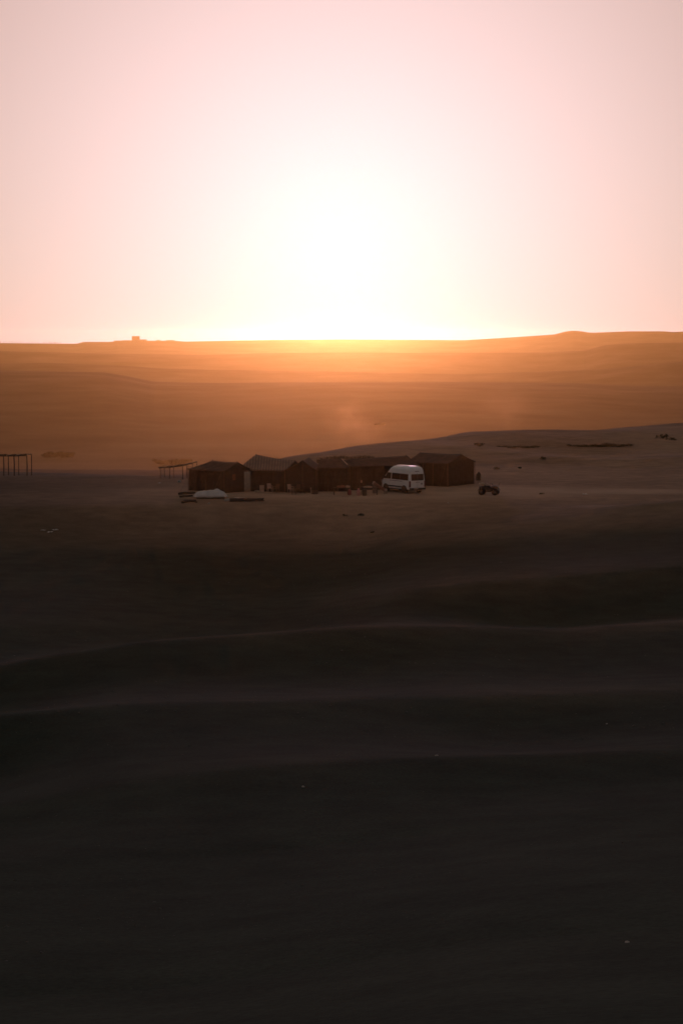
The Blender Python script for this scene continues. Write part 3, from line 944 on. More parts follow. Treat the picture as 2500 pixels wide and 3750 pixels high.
# ------------------------------------------------------------------ quad bike
def build_quad():
    p = on_plane(1789, 1813)
    root = thing('quad_bike', 'dark quad bike with pale bundles on its racks, right of the tall black tent', 'quad bike', (p.x, p.y, gz(p.x, p.y) - .01), R(-14))
    root.scale = (1.08, 1.08, 1.08)
    for x in (-.62, .62):
        for y in (-.42, .42):
            w = MB().lathe([(.13, -.12), (.22, -.14), (.285, -.10), (.285, .10), (.22, .14), (.13, .12)], 18, 'Y').build('wheel', M_RUBBER, root, True)
            w.location = (x, y, .285)
            MB().lathe([(.13, -.10), (.05, -.13), (.05, .13), (.13, .10)], 12, 'Y').build('rim', M_STEEL, w)
    rings = []
    for x, w, z0, z1 in ((-.88, .26, .46, .76), (-.6, .32, .36, .83), (-.2, .27, .28, .78), (.15, .24, .28, .80), (.5, .30, .34, .90), (.86, .24, .42, .78)):
        rings.append([Vector((x, -w, z0)), Vector((x, w, z0)), Vector((x, w * .8, z1)), Vector((x, -w * .8, z1))])
    MB().loft(rings).build('body', M_BLKPL, root)
    MB().loft([[Vector((x, -.17, z - .06)), Vector((x, .17, z - .06)), Vector((x, .13, z + .08)), Vector((x, -.13, z + .08))] for x, z in ((-.5, .80), (-.2, .78), (.12, .80))]).build('saddle', M_RUBBER, root)
    for x in (-.62, .62):
        for y in (-.42, .42):
            MB().sheet(lambda u, v, x=x, y=y: Vector((x + .36 * math.cos(math.pi * (.06 + .88 * u)), y - .15 + .3 * v, .34 + .33 * math.sin(math.pi * (.06 + .88 * u)))), 8, 2, .02).build('mudguard', M_BLKPL, root)
    for x, nm in ((-.66, 'rear_rack'), (.62, 'front_rack')):
        mb = MB()
        for y in (-.3, -.1, .1, .3):
            mb.tube([(x - .24, y, .84), (x + .24, y, .84)], .014, 5)
        for dx in (-.24, .24):
            mb.tube([(x + dx, -.32, .84), (x + dx, .32, .84)], .014, 5)
        for y in (-.2, .2):
            mb.tube([(x, y, .62), (x, y, .84)], .014, 5)
        mb.build(nm, M_STEEL, root)
    MB().tube([(.42, 0, .75), (.30, 0, 1.02)], .03).build('steering_column', M_BLKPL, root)
    MB().tube([(.22, -.40, 1.06), (.28, -.14, 1.03), (.28, .14, 1.03), (.22, .40, 1.06)], .02).build('handlebar', M_BLKPL, root)
    for y in (-.40, .40):
        MB().tube([(.225, y * .85, 1.057), (.205, y * 1.12, 1.065)], .028).build('grip', M_RUBBER, root)
    MB().tube([(.85, .25, .84), (.98, .27, 1.15)], .014, 5).build('flag_rod', M_BLKPL, root)
    MB().box((.84, 0, .74), (.06, .26, .12)).build('headlamp', M_STEEL, root)
    MB().box((-.86, 0, .68), (.04, .22, .06)).build('tail_lamp', M_REDL, root)
    return root, p
QUAD, qp = build_quad()
def lumpy(name, c, s, m, seed, label=None, cat=None, n=12, k=7, flat=.0, group=None):
    """an uneven rounded bundle, stone or heap resting on its base"""
    rnd = random.Random(seed)
    rings = []
    ph = [rnd.uniform(0, 6) for _ in range(4)]
    for i in range(k):
        t = i / (k - 1)
        z = t
        r = math.sqrt(max(0.0, 1 - (2 * max(t, .22) - 1) ** 2 * .98)) if t > flat else 1.0
        ring = []
        for j in range(n):
            a = 2 * math.pi * j / n
            q = r * (1 + .13 * math.sin(2 * a + ph[0]) + .10 * math.sin(3 * a + ph[1] + t * 2) + .05 * math.sin(5 * a + ph[2] + 3 * t))
            ring.append(Vector((s[0] * q * math.cos(a), s[1] * q * math.sin(a), s[2] * z * (1 + .08 * math.sin(a + ph[3])))))
        rings.append(ring)
    o = MB().loft(rings).build(name, m, None, True)
    o.location = c
    o.rotation_euler = (0, 0, rnd.uniform(0, 6.28) if abs(s[0] - s[1]) < .3 * s[0] else 0)
    if label:
        tag(o, label, cat, group)
    return o
def on_quad(x, y, z):
    return QUAD.matrix_basis @ Vector((x, y, z))
bpy.context.view_layer.update()
lumpy('bundle', on_quad(-.66, 0, .845), (.36, .30, .32), M_BEIGE, 5, 'pale cloth bundle on the rear rack of the quad bike', 'bundle')
lumpy('bundle', on_quad(-.14, 0, .85), (.20, .18, .22), M_CURT, 8, 'small pale bundle on the saddle of the quad bike', 'bundle')

# covered heap beside the right tent
hp = on_plane(1750, 1759)
lumpy('covered_heap', (hp.x, hp.y, gz(hp.x, hp.y) - .03), (.30, .28, .92), M_WOOL2, 15, 'small dark pointed heap against the outer side of the tall black tent', 'heap')

# ------------------------------------------------------------------ tarpaulin heap and what lies round it
def tarp_heap():
    a, b = on_plane(708, 1828), on_plane(830, 1828)
    c = (a + b) / 2 + Vector((0, 1.0, 0))
    root = thing('tarpaulin_heap', 'long low heap under a dirty white tarpaulin in front of the low black tent', 'heap', (c.x, c.y, gz(c.x, c.y)))
    Lx, Ly, H = (b - a).length / 2, 1.0, .80
    def fn(u, v):
        x, y = (u * 2 - 1), (v * 2 - 1)
        e = max(abs(x) ** 2.6, abs(y) ** 2)
        h = (1 - abs(x) ** 5.0) * (1 - abs(y) ** 3.0) if max(abs(x), abs(y)) < 1 else 0
        n = float(fbm(x * 2.2 + 3, y * 2.2 + 9, 31, 4)[()] if False else fbm(np.array([x * 2.6 + 3]), np.array([y * 2.0 + 9]), 31, 4)[0])
        px = x * Lx * (1 + .05 * math.sin(y * 5 + 1)) * (1 - .12 * abs(y) ** 3)
        py = y * Ly * (1 - .35 * abs(x) ** 2.5)
        skew = .08 * math.sin(x * 4.0 + .7)
        return Vector((px, py, .17 + h * (H - .17) * (1 + .22 * n + .5 * skew) + .05 * n))
    MB().sheet(fn, 34, 18, .02).build('tarpaulin', M_TARP, root, True)
    # the stacked sacks underneath
    def fs(u, v):
        p = fn(.02 + .96 * u, .04 + .92 * v)
        return Vector((p.x * .97, p.y * .96, p.z * .93 - .03))
    rings = []
    for k, (sc, z) in enumerate(((.90, -.08), (.90, .12), (.84, .28))):
        rings.append([Vector((Lx * sc * math.cos(t), Ly * .82 * sc * math.sin(t), z)) for t in np.linspace(0, 2 * math.pi, 25)[:-1]])
    MB().loft(rings).build('sacks', M_DSTONE, root)
    MB().tube([(-Lx * .9, -.8, .16), (-.4, -.96, .12), (.6, -.98, .15), (Lx * .85, -.7, .18)], .018, 5).build('tie_rope', M_ROPE, root)
    return root
tarp_heap()
rnd = random.Random(21)
# logs lying at the left end of the heap
for k, (px0, py0, px1, py1, r) in enumerate(((655, 1812, 714, 1808, .13), (660, 1822, 705, 1818, .10), (668, 1843, 716, 1836, .13), (676, 1836, 722, 1841, .10))):
    a, b = foot(px0, py0), foot(px1, py1)
    ab = b - a
    o = MB().tube([Vector((0, 0, r * .85)), ab * .35 + Vector((0, 0, r * .95 + .02)), ab * .7 + Vector((0, .04, r * .9)), ab + Vector((0, 0, r * .85))], [r, r * .95, r * .85, r * .7], 9).build('log', M_DWOOD)
    o.location = a
    tag(o, ['dark log lying behind the others left of the white tarpaulin heap', 'thin dark log second in the pile left of the white tarpaulin heap',
            'thick dark log on the yard side of the pile left of the tarpaulin heap', 'thin dark log reaching to the foot of the white tarpaulin heap'][k], 'log', 'logs left of the tarpaulin heap')
# black plastic sheet lying flat to the right
def ground_sheet(label, pts, m, n=(16, 5)):
    P = [foot(*q) for q in pts]
    o0 = P[0]
    def fn(u, v):
        p = (P[0].lerp(P[1], u)).lerp(P[3].lerp(P[2], u), v)
        wob = fbm(np.array([u * 7 + 1]), np.array([v * 3 + 4]), 8, 3)[0]
        p.x += .18 * math.sin(v * 5 + u * 9) * (abs(v - .5) * 2)
        return Vector((p.x - o0.x, p.y - o0.y, gz(p.x, p.y) - o0.z + .05 + .09 * abs(wob)))
    o = MB().sheet(fn, n[0], n[1], .012).build('plastic_sheet', m, None, True)
    o.location = o0
    return tag(o, label, 'sheet')
ground_sheet('black plastic sheet spread on the ground right of the white tarpaulin heap', [(838, 1838), (968, 1836), (962, 1827), (848, 1828)], M_BLKSHEET)
ground_sheet('narrow strip of pale sheeting beside the black plastic sheet', [(858, 1827), (895, 1826.5), (893, 1824), (860, 1824)], M_CURT, (10, 3))
# pale stones weighting the tarpaulin and scattered white litter
for k, (px, py, s, lab) in enumerate(((765, 1844, .13, 'small pale stone in front of the white tarpaulin heap'), (832, 1834, .24, 'pale stone at the right end of the white tarpaulin heap'),
                                      (657, 1766, .22, 'pale stone under the slanting pole frame'), (1640, 1842, .10, 'small pale stone on the yard below the tall black tent'))):
    p = foot(px, py)
    lumpy('stone', (p.x, p.y, p.z - .03), (s, s * .8, s * 1.1), M_STONE, 40 + k, lab, 'stone')
def litter(px, py, w, lab, seed):
    p = on_ground(px, py)
    rn = random.Random(seed)
    def fn(u, v):
        return Vector(((u - .5) * w * 2, (v - .5) * w * 1.2, .04 + .35 * w * abs(math.sin(u * 5 + seed) * math.cos(v * 4 + seed))))
    o = MB().sheet(fn, 8, 6, .012).build('plastic_scrap', M_WPLAST, None, True)
    o.location = (p.x, p.y, p.z)
    o.rotation_euler = (0, 0, rn.uniform(0, 3))
    tag(o, lab, 'litter')
litter(2140, 1812, .26, 'bright white plastic scrap lying alone on the track right of the quad bike', 1)
litter(159, 1944, .20, 'small white plastic scrap at the end of the litter on the dark slope', 2)
litter(185, 1951, .24, 'crumpled white plastic scrap in the middle of the litter on the dark slope', 3)
litter(203, 1943, .26, 'flat white plastic scrap on the uphill side of the litter on the dark slope', 4)
litter(585, 1771, .24, 'dull white plastic scrap on the ground below the slanting pole frame', 5)

# ------------------------------------------------------------------ camp furniture in front of the tents
def chair(label, px, py, rz, m):
    p = foot(px, py)
    root = thing('chair', label, 'chair', (p.x, p.y, p.z - .01), rz, 'chairs set out in front of the tents')
    MB().loft([[Vector((-.23, -.22, z)), Vector((.23, -.22, z)), Vector((.21, .22, z)), Vector((-.21, .22, z))] for z in (.42, .46)]).build('seat', m, root)
    MB().sheet(lambda u, v: Vector((-.21 + .42 * u, .21 + .10 * v + .05 * math.sin(math.pi * u), .46 + .44 * v)), 6, 4, .03).build('backrest', m, root)
    for x in (-.2, .2):
        for y in (-.19, .19):
            MB().tube([(x * 1.12, y * 1.15, 0), (x, y, .43)], [.022, .028], 6).build('leg', m, root)
        MB().tube([(x * 1.15, -.18, .44), (x * 1.2, -.18, .66), (x * 1.12, .24, .67)], .022, 6).build('armrest', m, root)
    return root
def table(label, px, py, w, d, h, rz, m):
    p = foot(px, py)
    root = thing('table', label, 'table', (p.x, p.y, p.z - .01), rz)
    MB().box((0, 0, h - .02), (w, d, .04)).build('tabletop', m, root)
    for x in (-1, 1):
        for y in (-1, 1):
            MB().tube([(x * (w / 2 - .06), y * (d / 2 - .06), 0), (x * (w / 2 - .08), y * (d / 2 - .08), h - .04)], .03, 6).build('leg', m, root)
    return root
chair('pale plastic chair nearest the curtained gable of the low black tent', 988, 1803, R(20), M_CURT)
chair('brown chair between the two pale chairs under the striped roof', 1012, 1805, R(-30), M_WOOD)
chair('pale plastic chair beside the low table under the pointed gable', 1064, 1806, R(35), M_CURT)
chair('brown chair across the low table from a pale plastic chair', 1088, 1806, R(-25), M_WOOD)
chair('dark chair under the right slope of the pointed gable', 1108, 1807, R(10), M_DWOOD)
table('low brown table between the chairs under the pointed gable', 1076, 1811, .5, .45, .42, R(5), M_WOOD)
table('long dark table in front of the short hipped tent', 1248, 1812, 1.5, .7, .74, R(4), M_DWOOD)
table('dark table beside the front of the white van', 1352, 1812, 1.7, .8, .72, R(-3), M_DWOOD)

def crate(label, px, py, s, rz, m, z=0, p=None):
    p = p or foot(px, py)
    root = thing('crate', label, 'crate', (p.x, p.y, p.z + z - .005), rz)
    w, d, h = s
    for y, nm in ((-1, 'side_board'), (1, 'side_board')):
        for k in range(3):
            MB().box((0, y * (d / 2 - .012), h * (k + .5) / 3), (w, .024, h / 3 - .012)).build('board', m, root)
    for x in (-1, 1):
        for k in range(3):
            MB().box((x * (w / 2 - .014), 0, h * (k + .5) / 3), (.024, d - .05, h / 3 - .012)).build('board', m, root)
        for y in (-1, 1):
            MB().box((x * (w / 2 - .045), y * (d / 2 - .045), h / 2), (.04, .04, h - .01)).build('corner_post', m, root)
    MB().box((0, 0, .02), (w - .05, d - .05, .02)).build('base_board', m, root)
    return root
def cooler(label, px, py, s, m, p=None, rz=0):
    p = p or foot(px, py)
    root = thing('storage_box', label, 'box', (p.x, p.y, p.z - .01), rz)
    w, d, h = s
    b = MB().box((0, 0, h * .41), (w, d, h * .82), None, (1.04, 1.04)).build('tub', m, root)
    l = MB().box((0, 0, h * .915), (w * 1.10, d * 1.10, h * .17), None, (.96, .96)).build('lid', m, root)
    for o in (b, l):
        bv = o.modifiers.new('bevel', 'BEVEL'); bv.width = .02; bv.segments = 2
    for x in (-1, 1):
        MB().box((x * w * .56, 0, h * .62), (.03, .16, .05)).build('handle', m, root)
cooler('tall pale storage box standing under the eave of the striped roof', 959, 1802, (.42, .40, .70), M_CURT)
def cushion(label, px, py, s, m, seed):
    p = foot(px, py)
    return lumpy('cushion', (p.x, p.y, p.z - .02), s, m, seed, label, 'cushion', 14, 6)
cushion('low brown cushion beside the tall pale storage box', 941, 1803, (.30, .26, .24), M_BEIGE, 3)
crate('open slatted crate standing under the hipped tent next to the post', 1152, 1809, (.62, .45, .36), R(10), M_WOOD)
def post(label, px, py, h, m):
    p = foot(px, py)
    root = thing('marker_post', label, 'post', (p.x, p.y, p.z - .05))
    MB().tube([(0, 0, 0), (.01, 0, h * .55), (0, 0, h)], [.05, .045, .04], 8).build('shaft', m, root)
    MB().lathe([(.06, h), (.075, h + .05), (.03, h + .11)], 10).build('cap', m, root)
post('short pale post between the pointed gable and the slatted crate', 1138, 1810, .62, M_CURT)
# lanterns hung on the tent fronts
def lantern(label, loc, g, x, z, m):
    root = thing('lantern', label, 'lantern', loc)
    MB().lathe([(.05, -.14), (.085, -.12), (.10, 0), (.085, .10), (.03, .16)], 10).build('shade', m, root)
    MB().tube([(0, 0, .15), (0, 0.04, .40)], .008, 4).build('hook', M_ROPE, root)
p = on_plane(1058, 1802.5); lantern('tiny pale lantern hanging on the pointed gable tent', (p.x, p.y - .10, height_at(1058, 1771, p)), None, 0, 0, M_CURT)
p = on_plane(1323, 1794); lantern('tiny pale lantern hanging on the front of the long dark tent', (p.x, p.y - .14, height_at(1323, 1763, p)), None, 0, 0, M_CURT)
# wall hanging on the hipped tent
p = on_plane(1191, 1799.5)
o = MB().sheet(lambda u, v: Vector(((u - .5) * .40, .015 * math.sin(u * 9), v * .52)), 8, 4, .02).build('wall_hanging', M_RUST)
o.location = (p.x, p.y - .10, height_at(1191, 1784, p))
tag(o, 'small rust-coloured cloth hanging on the front of the short hipped tent', 'hanging')

def barrel(label, px, py, r, h, m):
    p = foot(px, py)
    root = thing('barrel', label, 'barrel', (p.x, p.y, p.z - .01))
    b = MB().lathe([(r * .96, 0), (r, .02), (r, h * .32), (r * 1.04, h * .335), (r, h * .35), (r, h * .65), (r * 1.04, h * .665), (r, h * .68), (r, h - .02), (r * .96, h)], 20).build('drum', m, root, False)
    MB().lathe([(r * .95, h - .01), (r * .9, h + .012), (.05, h + .014)], 20).build('lid', m, root)
def gas_bottle(label, px, py, r, h, m):
    p = foot(px, py)
    root = thing('gas_bottle', label, 'gas bottle', (p.x, p.y, p.z - .01))
    MB().lathe([(r * .8, 0), (r * .85, .04), (r, .06), (r, h * .66), (r * .85, h * .77), (r * .4, h * .84), (r * .22, h * .85)], 18).build('cylinder', m, root, True)
    MB().lathe([(r * .2, h * .84), (r * .2, h * .92), (r * .3, h * .93), (r * .3, h)], 10).build('valve', M_STEEL, root)
    MB().lathe([(r * .62, h * .82), (r * .66, h * .84), (r * .66, h * .96), (r * .60, h * .97)], 16).build('collar', m, root)
gas_bottle('faded red gas bottle beside the long dark table', 1280, 1813, .17, .62, M_RED)
gas_bottle('pink gas bottle between the two dark tables', 1312, 1814, .17, .72, M_PINK)
barrel('dark drum standing next to the pink gas bottle', 1334, 1815, .22, .62, M_BLKPL)
# things on the tables and heaped by the van
p = foot(1258, 1812)
lumpy('cloth_bundle', (p.x - .25, p.y, p.z + .725), (.42, .24, .26), M_RUST, 61, 'rust-coloured cloth bundle on the long dark table', 'bundle')
lumpy('cloth_bundle', (p.x + .42, p.y + .05, p.z + .725), (.24, .20, .22), M_BEIGE, 62, 'beige cloth bundle at the end of the long dark table', 'bundle')
p = foot(1352, 1812)
lumpy('cloth_bundle', (p.x - .2, p.y, p.z + .705), (.46, .26, .20), M_BEIGE, 63, 'flat beige cloth bundle on the dark table beside the van', 'bundle')
def rug_roll():
    a, b = foot(1370, 1806), foot(1402, 1808)
    za, zb = height_at(1372, 1770, a), height_at(1400, 1785, b)
    root = thing('rolled_rug', 'rust-orange rolled rug with pale ends leaning on stones by the nose of the van', 'rug', (a.x, a.y, a.z))
    P0 = Vector((0, 0, za - a.z)); P1 = Vector((b.x - a.x + .25, b.y - a.y, zb - a.z - .28))
    MB().tube([P0, P0.lerp(P1, .5) - Vector((0, 0, .04)), P1], .17, 12).build('roll', M_RUST, root, True)
    MB().tube([P0 + (P0 - P1).normalized() * .14, P0 + (P0 - P1).normalized() * -.02], .185, 12).build('fringe', M_CURT, root)
    MB().tube([P1 + (P1 - P0).normalized() * .12, P1 - (P1 - P0).normalized() * .02], .185, 12).build('fringe', M_CURT, root)
    MB().box((.05, 0, (za - a.z) / 2 - .1), (.5, .5, za - a.z - .2), None, (.8, .8)).build('support_block', M_DSTONE, root)
    MB().box((P1.x, P1.y, (zb - a.z - .38) / 2), (.4, .4, max(.15, zb - a.z - .38)), None, (.85, .85)).build('support_block', M_DSTONE, root)
rug_roll()

# ------------------------------------------------------------------ scrub
def bush_mesh(seed, n=260, rx=.9, rz=.55):
    rn = random.Random(seed)
    lf = MB()
    cl = [(rn.uniform(-.6, .6) * rx, rn.uniform(-.6, .6) * rx, rn.uniform(.25, .8) * rz, rn.uniform(.22, .42) * rx) for _ in range(7)]
    for i in range(n):
        cx, cy, cz, cr = cl[i % 7]
        d = Vector((rn.gauss(0, 1), rn.gauss(0, 1), rn.gauss(0, .8))).normalized() * cr * rn.uniform(.3, 1.05)
        c = Vector((cx, cy, cz)) + d
        c.z = max(.02, c.z)
        s = rn.uniform(.05, .11)
        u = Vector((rn.gauss(0, 1), rn.gauss(0, 1), rn.gauss(0, 1))).normalized()
        w = u.cross(Vector((rn.gauss(0, 1), rn.gauss(0, 1), rn.gauss(0, 1)))).normalized()
        lf.add([c - u * s, c + w * s * .5, c + u * s, c - w * s * .5], [(0, 1, 2, 3)])
    st = MB()
    for cx, cy, cz, cr in cl:
        st.tube([(0, 0, -.1), (cx * .5, cy * .5, cz * .5), (cx, cy, cz)], [.03, .02, .01], 5)
    return lf.mesh('foliage', M_LEAF), st.mesh('stem', M_DWOOD)
BM = [bush_mesh(s) for s in (1, 2, 3)]
def bush(px, py, s, label, k, flat=1.0, P=None, group='scrub on the slopes round the camp'):
    p = P or on_ground(px, py)
    root = thing('scrub_bush', label, 'bush', (p.x, p.y, p.z - .02), k * 1.3, group)
    root.scale = (s * 1.15, s * 1.15, s * flat)
    new_obj('foliage', BM[k % 3][0], None, root)
    new_obj('stem', BM[k % 3][1], None, root)
rnd = random.Random(5)
k = 0
for px, py, s, lab in (
        (1265, 1890, .34, 'small dark bush on the lower yard below the hipped tent'), (1322, 1889, .42, 'round dark bush beside the smaller one on the lower yard'),
        (1362, 1952, .28, 'small dark bush at the foot of the yard'),
        (2422, 1606, 1.1, 'large dark bush high on the bare slope right of the camp'), (2455, 1612, .8, 'smaller bush beside the large one high on the bare slope'),
        (1985, 1682, .6, 'lone dark bush in the middle of the bare slope behind the quad bike'), (1752, 1634, .9, 'dark bush on the slope above the tall black tent'),
        (1982, 1810, .3, 'tiny bush on the track between the quad bike and the white scrap'), (1820, 1719, .5, 'low bush on the slope just behind the quad bike'),
        (1905, 1716, .38, 'faint low bush right of the one behind the quad bike')):
    bush(px, py, s, lab, k)
    k += 1
def thicket(label, px0, px1, py, rows, s, flat, n, seed, jitter):
    """several bushes growing together"""
    rn = random.Random(seed)
    for i in range(n):
        px = px0 + (px1 - px0) * (i + .5) / n + rn.uniform(-3, 3)
        bush(px, py + rn.uniform(-jitter, jitter), s * rn.uniform(.8, 1.25), label, i, flat, None, label)
thicket('low dark bush in the band of scrub along the gully above the track', 2090, 2290, 1634, 1, 1.2, .38, 12, 3, 3)
thicket('low dark bush in the thin scrub line near the hill crest at the bare slope', 1830, 1970, 1639, 1, .9, .35, 9, 4, 3)
thicket('dark bush in the dense clump in the valley behind the flat-topped pole frame', 170, 272, 1672, 1, 7.5, .8, 10, 6, 5)
thicket('dark bush in the hazy scrub behind the slanting pole frame', 575, 700, 1700, 1, 6.5, 1.0, 10, 7, 6)
bush(1389, 1559, 11.0, 'faint broad bush in the hazy valley beyond the camp', 2, .5)

# ------------------------------------------------------------------ far skyline: fort and the row of small trees
def ridge_point(px, py):
    """point on the farthest ridge under the skyline pixel"""
    v = ray(px, py)
    d = 10500.0
    x, y = d * v.x / math.hypot(v.x, v.y), d * v.y / math.hypot(v.x, v.y)
    return Vector((x, y, gz(x, y)))
def fort():
    c = ridge_point(498, 1245)
    k = 10500 / FOC                              # metres per photograph pixel out there
    root = thing('hilltop_fort', 'far square fort tower with low walls on the hazy skyline', 'fort', (c.x, c.y, c.z))
    top = height_at(498, 1232, c) - c.z
    w = 27 * k
    MB().box((0, 0, top / 2 - 4), (w, w * .8, top + 8), None, (.97, .97)).build('tower', M_MUD, root)
    pr = MB()
    for x in np.linspace(-w * .45, w * .45, 7):
        for y in (-w * .37, w * .37):
            pr.box((x, y, top + .6), (w * .075, w * .06, 1.8))
    pr.build('parapet', M_MUD, root)
    for x in (-.25, .05, .3):
        MB().box((x * w, -w * .40, top * .62), (1.9, 1.2, 3.0)).build('window', M_DWOOD, root)
    for px0, px1, py in ((418, 450, 1247), (450, 486, 1246), (511, 538, 1243), (572, 588, 1245), (608, 640, 1245.5)):
        a = ridge_point(px0, 1246); b = ridge_point(px1, 1246); m = (a + b) / 2
        h = height_at((px0 + px1) / 2, py, m) - m.z
        MB().box((m.x - c.x, m.y - c.y, (m.z - c.z) + h / 2 - 4), ((b - a).length, 9, h + 8), None, (.99, .95)).build('wall', M_MUD, root)
fort()
def small_tree_mesh():
    rn = random.Random(9)
    lf = MB()
    for i in range(220):
        d = Vector((rn.gauss(0, .42), rn.gauss(0, .42), rn.gauss(0, .55)))
        t = .55 + .45 * max(-1, min(1, d.z)) * -.5
        c = Vector((d.x * (1.5 - .5 * d.z), d.y * (1.5 - .5 * d.z), 1.9 + d.z * 1.5))
        s = rn.uniform(.35, .6)
        u = Vector((rn.gauss(0, 1), rn.gauss(0, 1), rn.gauss(0, 1))).normalized()
        w = u.cross(Vector((rn.gauss(0, 1), rn.gauss(0, 1), rn.gauss(0, 1)))).normalized()
        lf.add([c - u * s, c + w * s * .6, c + u * s, c - w * s * .6], [(0, 1, 2, 3)])
    tr = MB().tube([(0, 0, -2), (.05, 0, 1.0), (0, .05, 2.6)], [.3, .22, .08], 6)
    tr.tube([(.04, 0, 1.5), (.6, .2, 2.8)], [.08, .03], 5).tube([(.04, 0, 1.7), (-.5, -.2, 3.0)], [.08, .03], 5)
    return lf.mesh('crown', M_LEAF), tr.mesh('trunk', M_DWOOD)
TC, TT = small_tree_mesh()
def far_tree(px, py, s, label, group):
    p = ridge_point(px, py)
    r = thing('small_tree', label, 'tree', (p.x, p.y, p.z), px * .7, group)
    r.scale = (s, s, s)
    new_obj('crown', TC, None, r)
    new_obj('trunk', TT, None, r)
rnd = random.Random(31)
for px in (4, 16, 27, 38, 48, 57, 67, 78, 89, 99, 109, 119, 131, 141, 160, 172, 182, 191, 199, 206, 212, 222):
    far_tree(px + rnd.uniform(-1.5, 1.5), 1255, rnd.uniform(1.2, 1.7), 'tiny tree in the even row along the flat far skyline left of the fort', 'row of far trees left of the fort')
for px in (1412, 1447, 1480, 1515, 1536, 1560, 1583, 1603):
    far_tree(px, 1242, rnd.uniform(.7, 1.0), 'tiny tree on the bright far skyline right of the sun', 'far trees right of the sun')

# ------------------------------------------------------------------ stones on the dark hillside
def stone_meshes():
    out = []
    for s in range(4):
        rn = random.Random(70 + s)
        vs, fs = [], []
        n, kk = 7, 4
        for i in range(kk):
            t = i / (kk - 1)
            r = math.sqrt(1 - (t * .9) ** 2)
            for j in range(n):
                a = 2 * math.pi * j / n
                q = r * rn.uniform(.75, 1.15)
                vs.append((q * math.cos(a), q * .8 * math.sin(a), t * rn.uniform(.55, .75)))
        for i in range(kk - 1):
            for j in range(n):
                j2 = (j + 1) % n
                fs.append((i * n + j, i * n + j2, (i + 1) * n + j2, (i + 1) * n + j))
        fs.append(tuple(range((kk - 1) * n, kk * n)))
        out.append((vs, fs))
    return out
SM = stone_meshes()
def scatter_stones():
    rn = np.random.RandomState(3)
    mb = MB()
    N = 9000
    d = np.exp(rn.uniform(np.log(14), np.log(330), N))
    az = rn.uniform(-.22, .22, N)
    X, Y = d * np.sin(az), d * np.cos(az)
    Z = ground(X, Y)
    dens = fbm(X / 9, Y / 9, 51) + .5 * fbm(X / 2.5, Y / 2.5, 52)
    cnt = 0
    for i in range(N):
        if dens[i] < .02:
            continue
        s = float(np.clip(rn.lognormal(-4.1, .5), .008, .05)) * (1 if d[i] < 60 else 1.6)
        vs, fs = SM[i % 4]
        a = rn.uniform(0, 6.28)
        ca, sa = math.cos(a) * s, math.sin(a) * s
        mb.add([(X[i] + ca * v[0] - sa * v[1], Y[i] + sa * v[0] + ca * v[1], Z[i] - .03 * s - .015 + v[2] * s) for v in vs], fs)
        cnt += 1
    o = mb.build('gravel', mat('hillside_gravel', (.085, .082, .072), .95, .35, 2, .3, 20))
    o['kind'] = 'stuff'
    o['label'] = 'loose brown stones strewn over the hillside and yard'
scatter_stones()
for k, (px, py, s, lab) in enumerate(((2220, 2652, .05, 'small white stone on the dark hillside, highest of the white ones'), (1598, 2768, .05, 'small white stone in the middle of the dark hillside'),
                                     (1110, 2883, .055, 'small white stone left of the other white ones on the dark hillside'), (2294, 3452, .035, 'small white stone lowest on the dark hillside'))):
    p = on_ground(px, py)
    lumpy('stone', (p.x, p.y, p.z - .015), (s, s * .8, s), M_STONE, 90 + k, lab, 'stone')

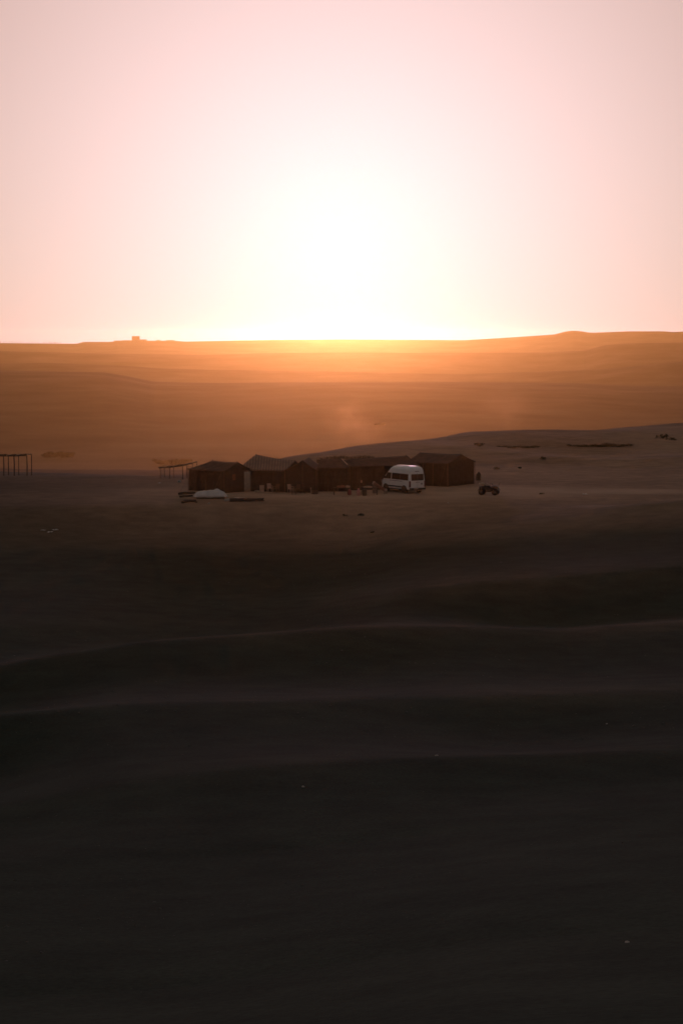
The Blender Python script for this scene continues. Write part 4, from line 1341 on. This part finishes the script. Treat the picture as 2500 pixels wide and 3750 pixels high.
# ------------------------------------------------------------------ dust drifting up out of the basin beyond the camp
def dust_plume(px, py0, py1, wpx, dist, dens, seed, lean):
    v0, v1 = ray(px, py0), ray(px + lean, py1)
    k = dist / FOC
    x, y = dist * v0.x / math.hypot(v0.x, v0.y), dist * v0.y / math.hypot(v0.x, v0.y)
    z0 = EYE + dist * v0.z / math.hypot(v0.x, v0.y)
    z1 = EYE + dist * v1.z / math.hypot(v1.x, v1.y)
    rings = []
    for i in range(9):
        t = i / 8
        r = wpx * k * (.35 + .65 * t) * math.sqrt(max(.02, 1 - (2 * t - 1) ** 4))
        rings.append([Vector((x + lean * k * t + r * math.cos(a), y + r * math.sin(a), z0 + (z1 - z0) * t)) for a in np.linspace(0, 2 * math.pi, 19)[:-1]])
    m = bpy.data.materials.new('drifting_dust')
    m.use_nodes = True
    nt = m.node_tree
    nt.nodes.remove(nt.nodes['Principled BSDF'])
    vo = nt.nodes.new('ShaderNodeVolumePrincipled')
    vo.inputs['Color'].default_value = (1.0, .50, .17, 1)
    vo.inputs['Absorption Color'].default_value = (1, 1, 1, 1)
    vo.inputs['Anisotropy'].default_value = .88
    tc = nt.nodes.new('ShaderNodeTexCoord')
    nz = nt.nodes.new('ShaderNodeTexNoise')
    nz.inputs['Scale'].default_value = 2.6 / (wpx * k)
    nz.inputs['Detail'].default_value = 3
    nz.inputs['Distortion'].default_value = .6
    rp = nt.nodes.new('ShaderNodeMapRange')
    rp.inputs['From Min'].default_value = .42
    rp.inputs['From Max'].default_value = .70
    rp.inputs['To Max'].default_value = dens
    # thins out towards the outline of the cloud
    gen = nt.nodes.new('ShaderNodeVectorMath'); gen.operation = 'SUBTRACT'; gen.inputs[1].default_value = (.5, .5, .5)
    ln = nt.nodes.new('ShaderNodeVectorMath'); ln.operation = 'LENGTH'
    fd = nt.nodes.new('ShaderNodeMapRange'); fd.interpolation_type = 'SMOOTHSTEP'
    fd.inputs['From Min'].default_value = .48; fd.inputs['From Max'].default_value = .12
    mu = nt.nodes.new('ShaderNodeMath'); mu.operation = 'MULTIPLY'
    L = nt.links.new
    L(tc.outputs['Object'], nz.inputs['Vector']); L(nz.outputs['Fac'], rp.inputs['Value'])
    L(tc.outputs['Generated'], gen.inputs[0]); L(gen.outputs[0], ln.inputs[0]); L(ln.outputs['Value'], fd.inputs['Value'])
    L(rp.outputs['Result'], mu.inputs[0]); L(fd.outputs['Result'], mu.inputs[1]); L(mu.outputs[0], vo.inputs['Density'])
    L(vo.outputs[0], nt.nodes['Material Output'].inputs['Volume'])
    o = MB().loft(rings).build('dust_cloud', m, None, True)
    o['kind'] = 'stuff'
    o['label'] = 'thin cloud of drifting dust rising behind the camp'
dust_plume(1245, 1660, 1415, 150, 700, 1.5e-2, 1, 30)
dust_plume(1375, 1645, 1500, 140, 560, 1.3e-2, 2, -50)
dust_plume(1800, 1610, 1400, 170, 900, 0.8e-2, 3, 60)
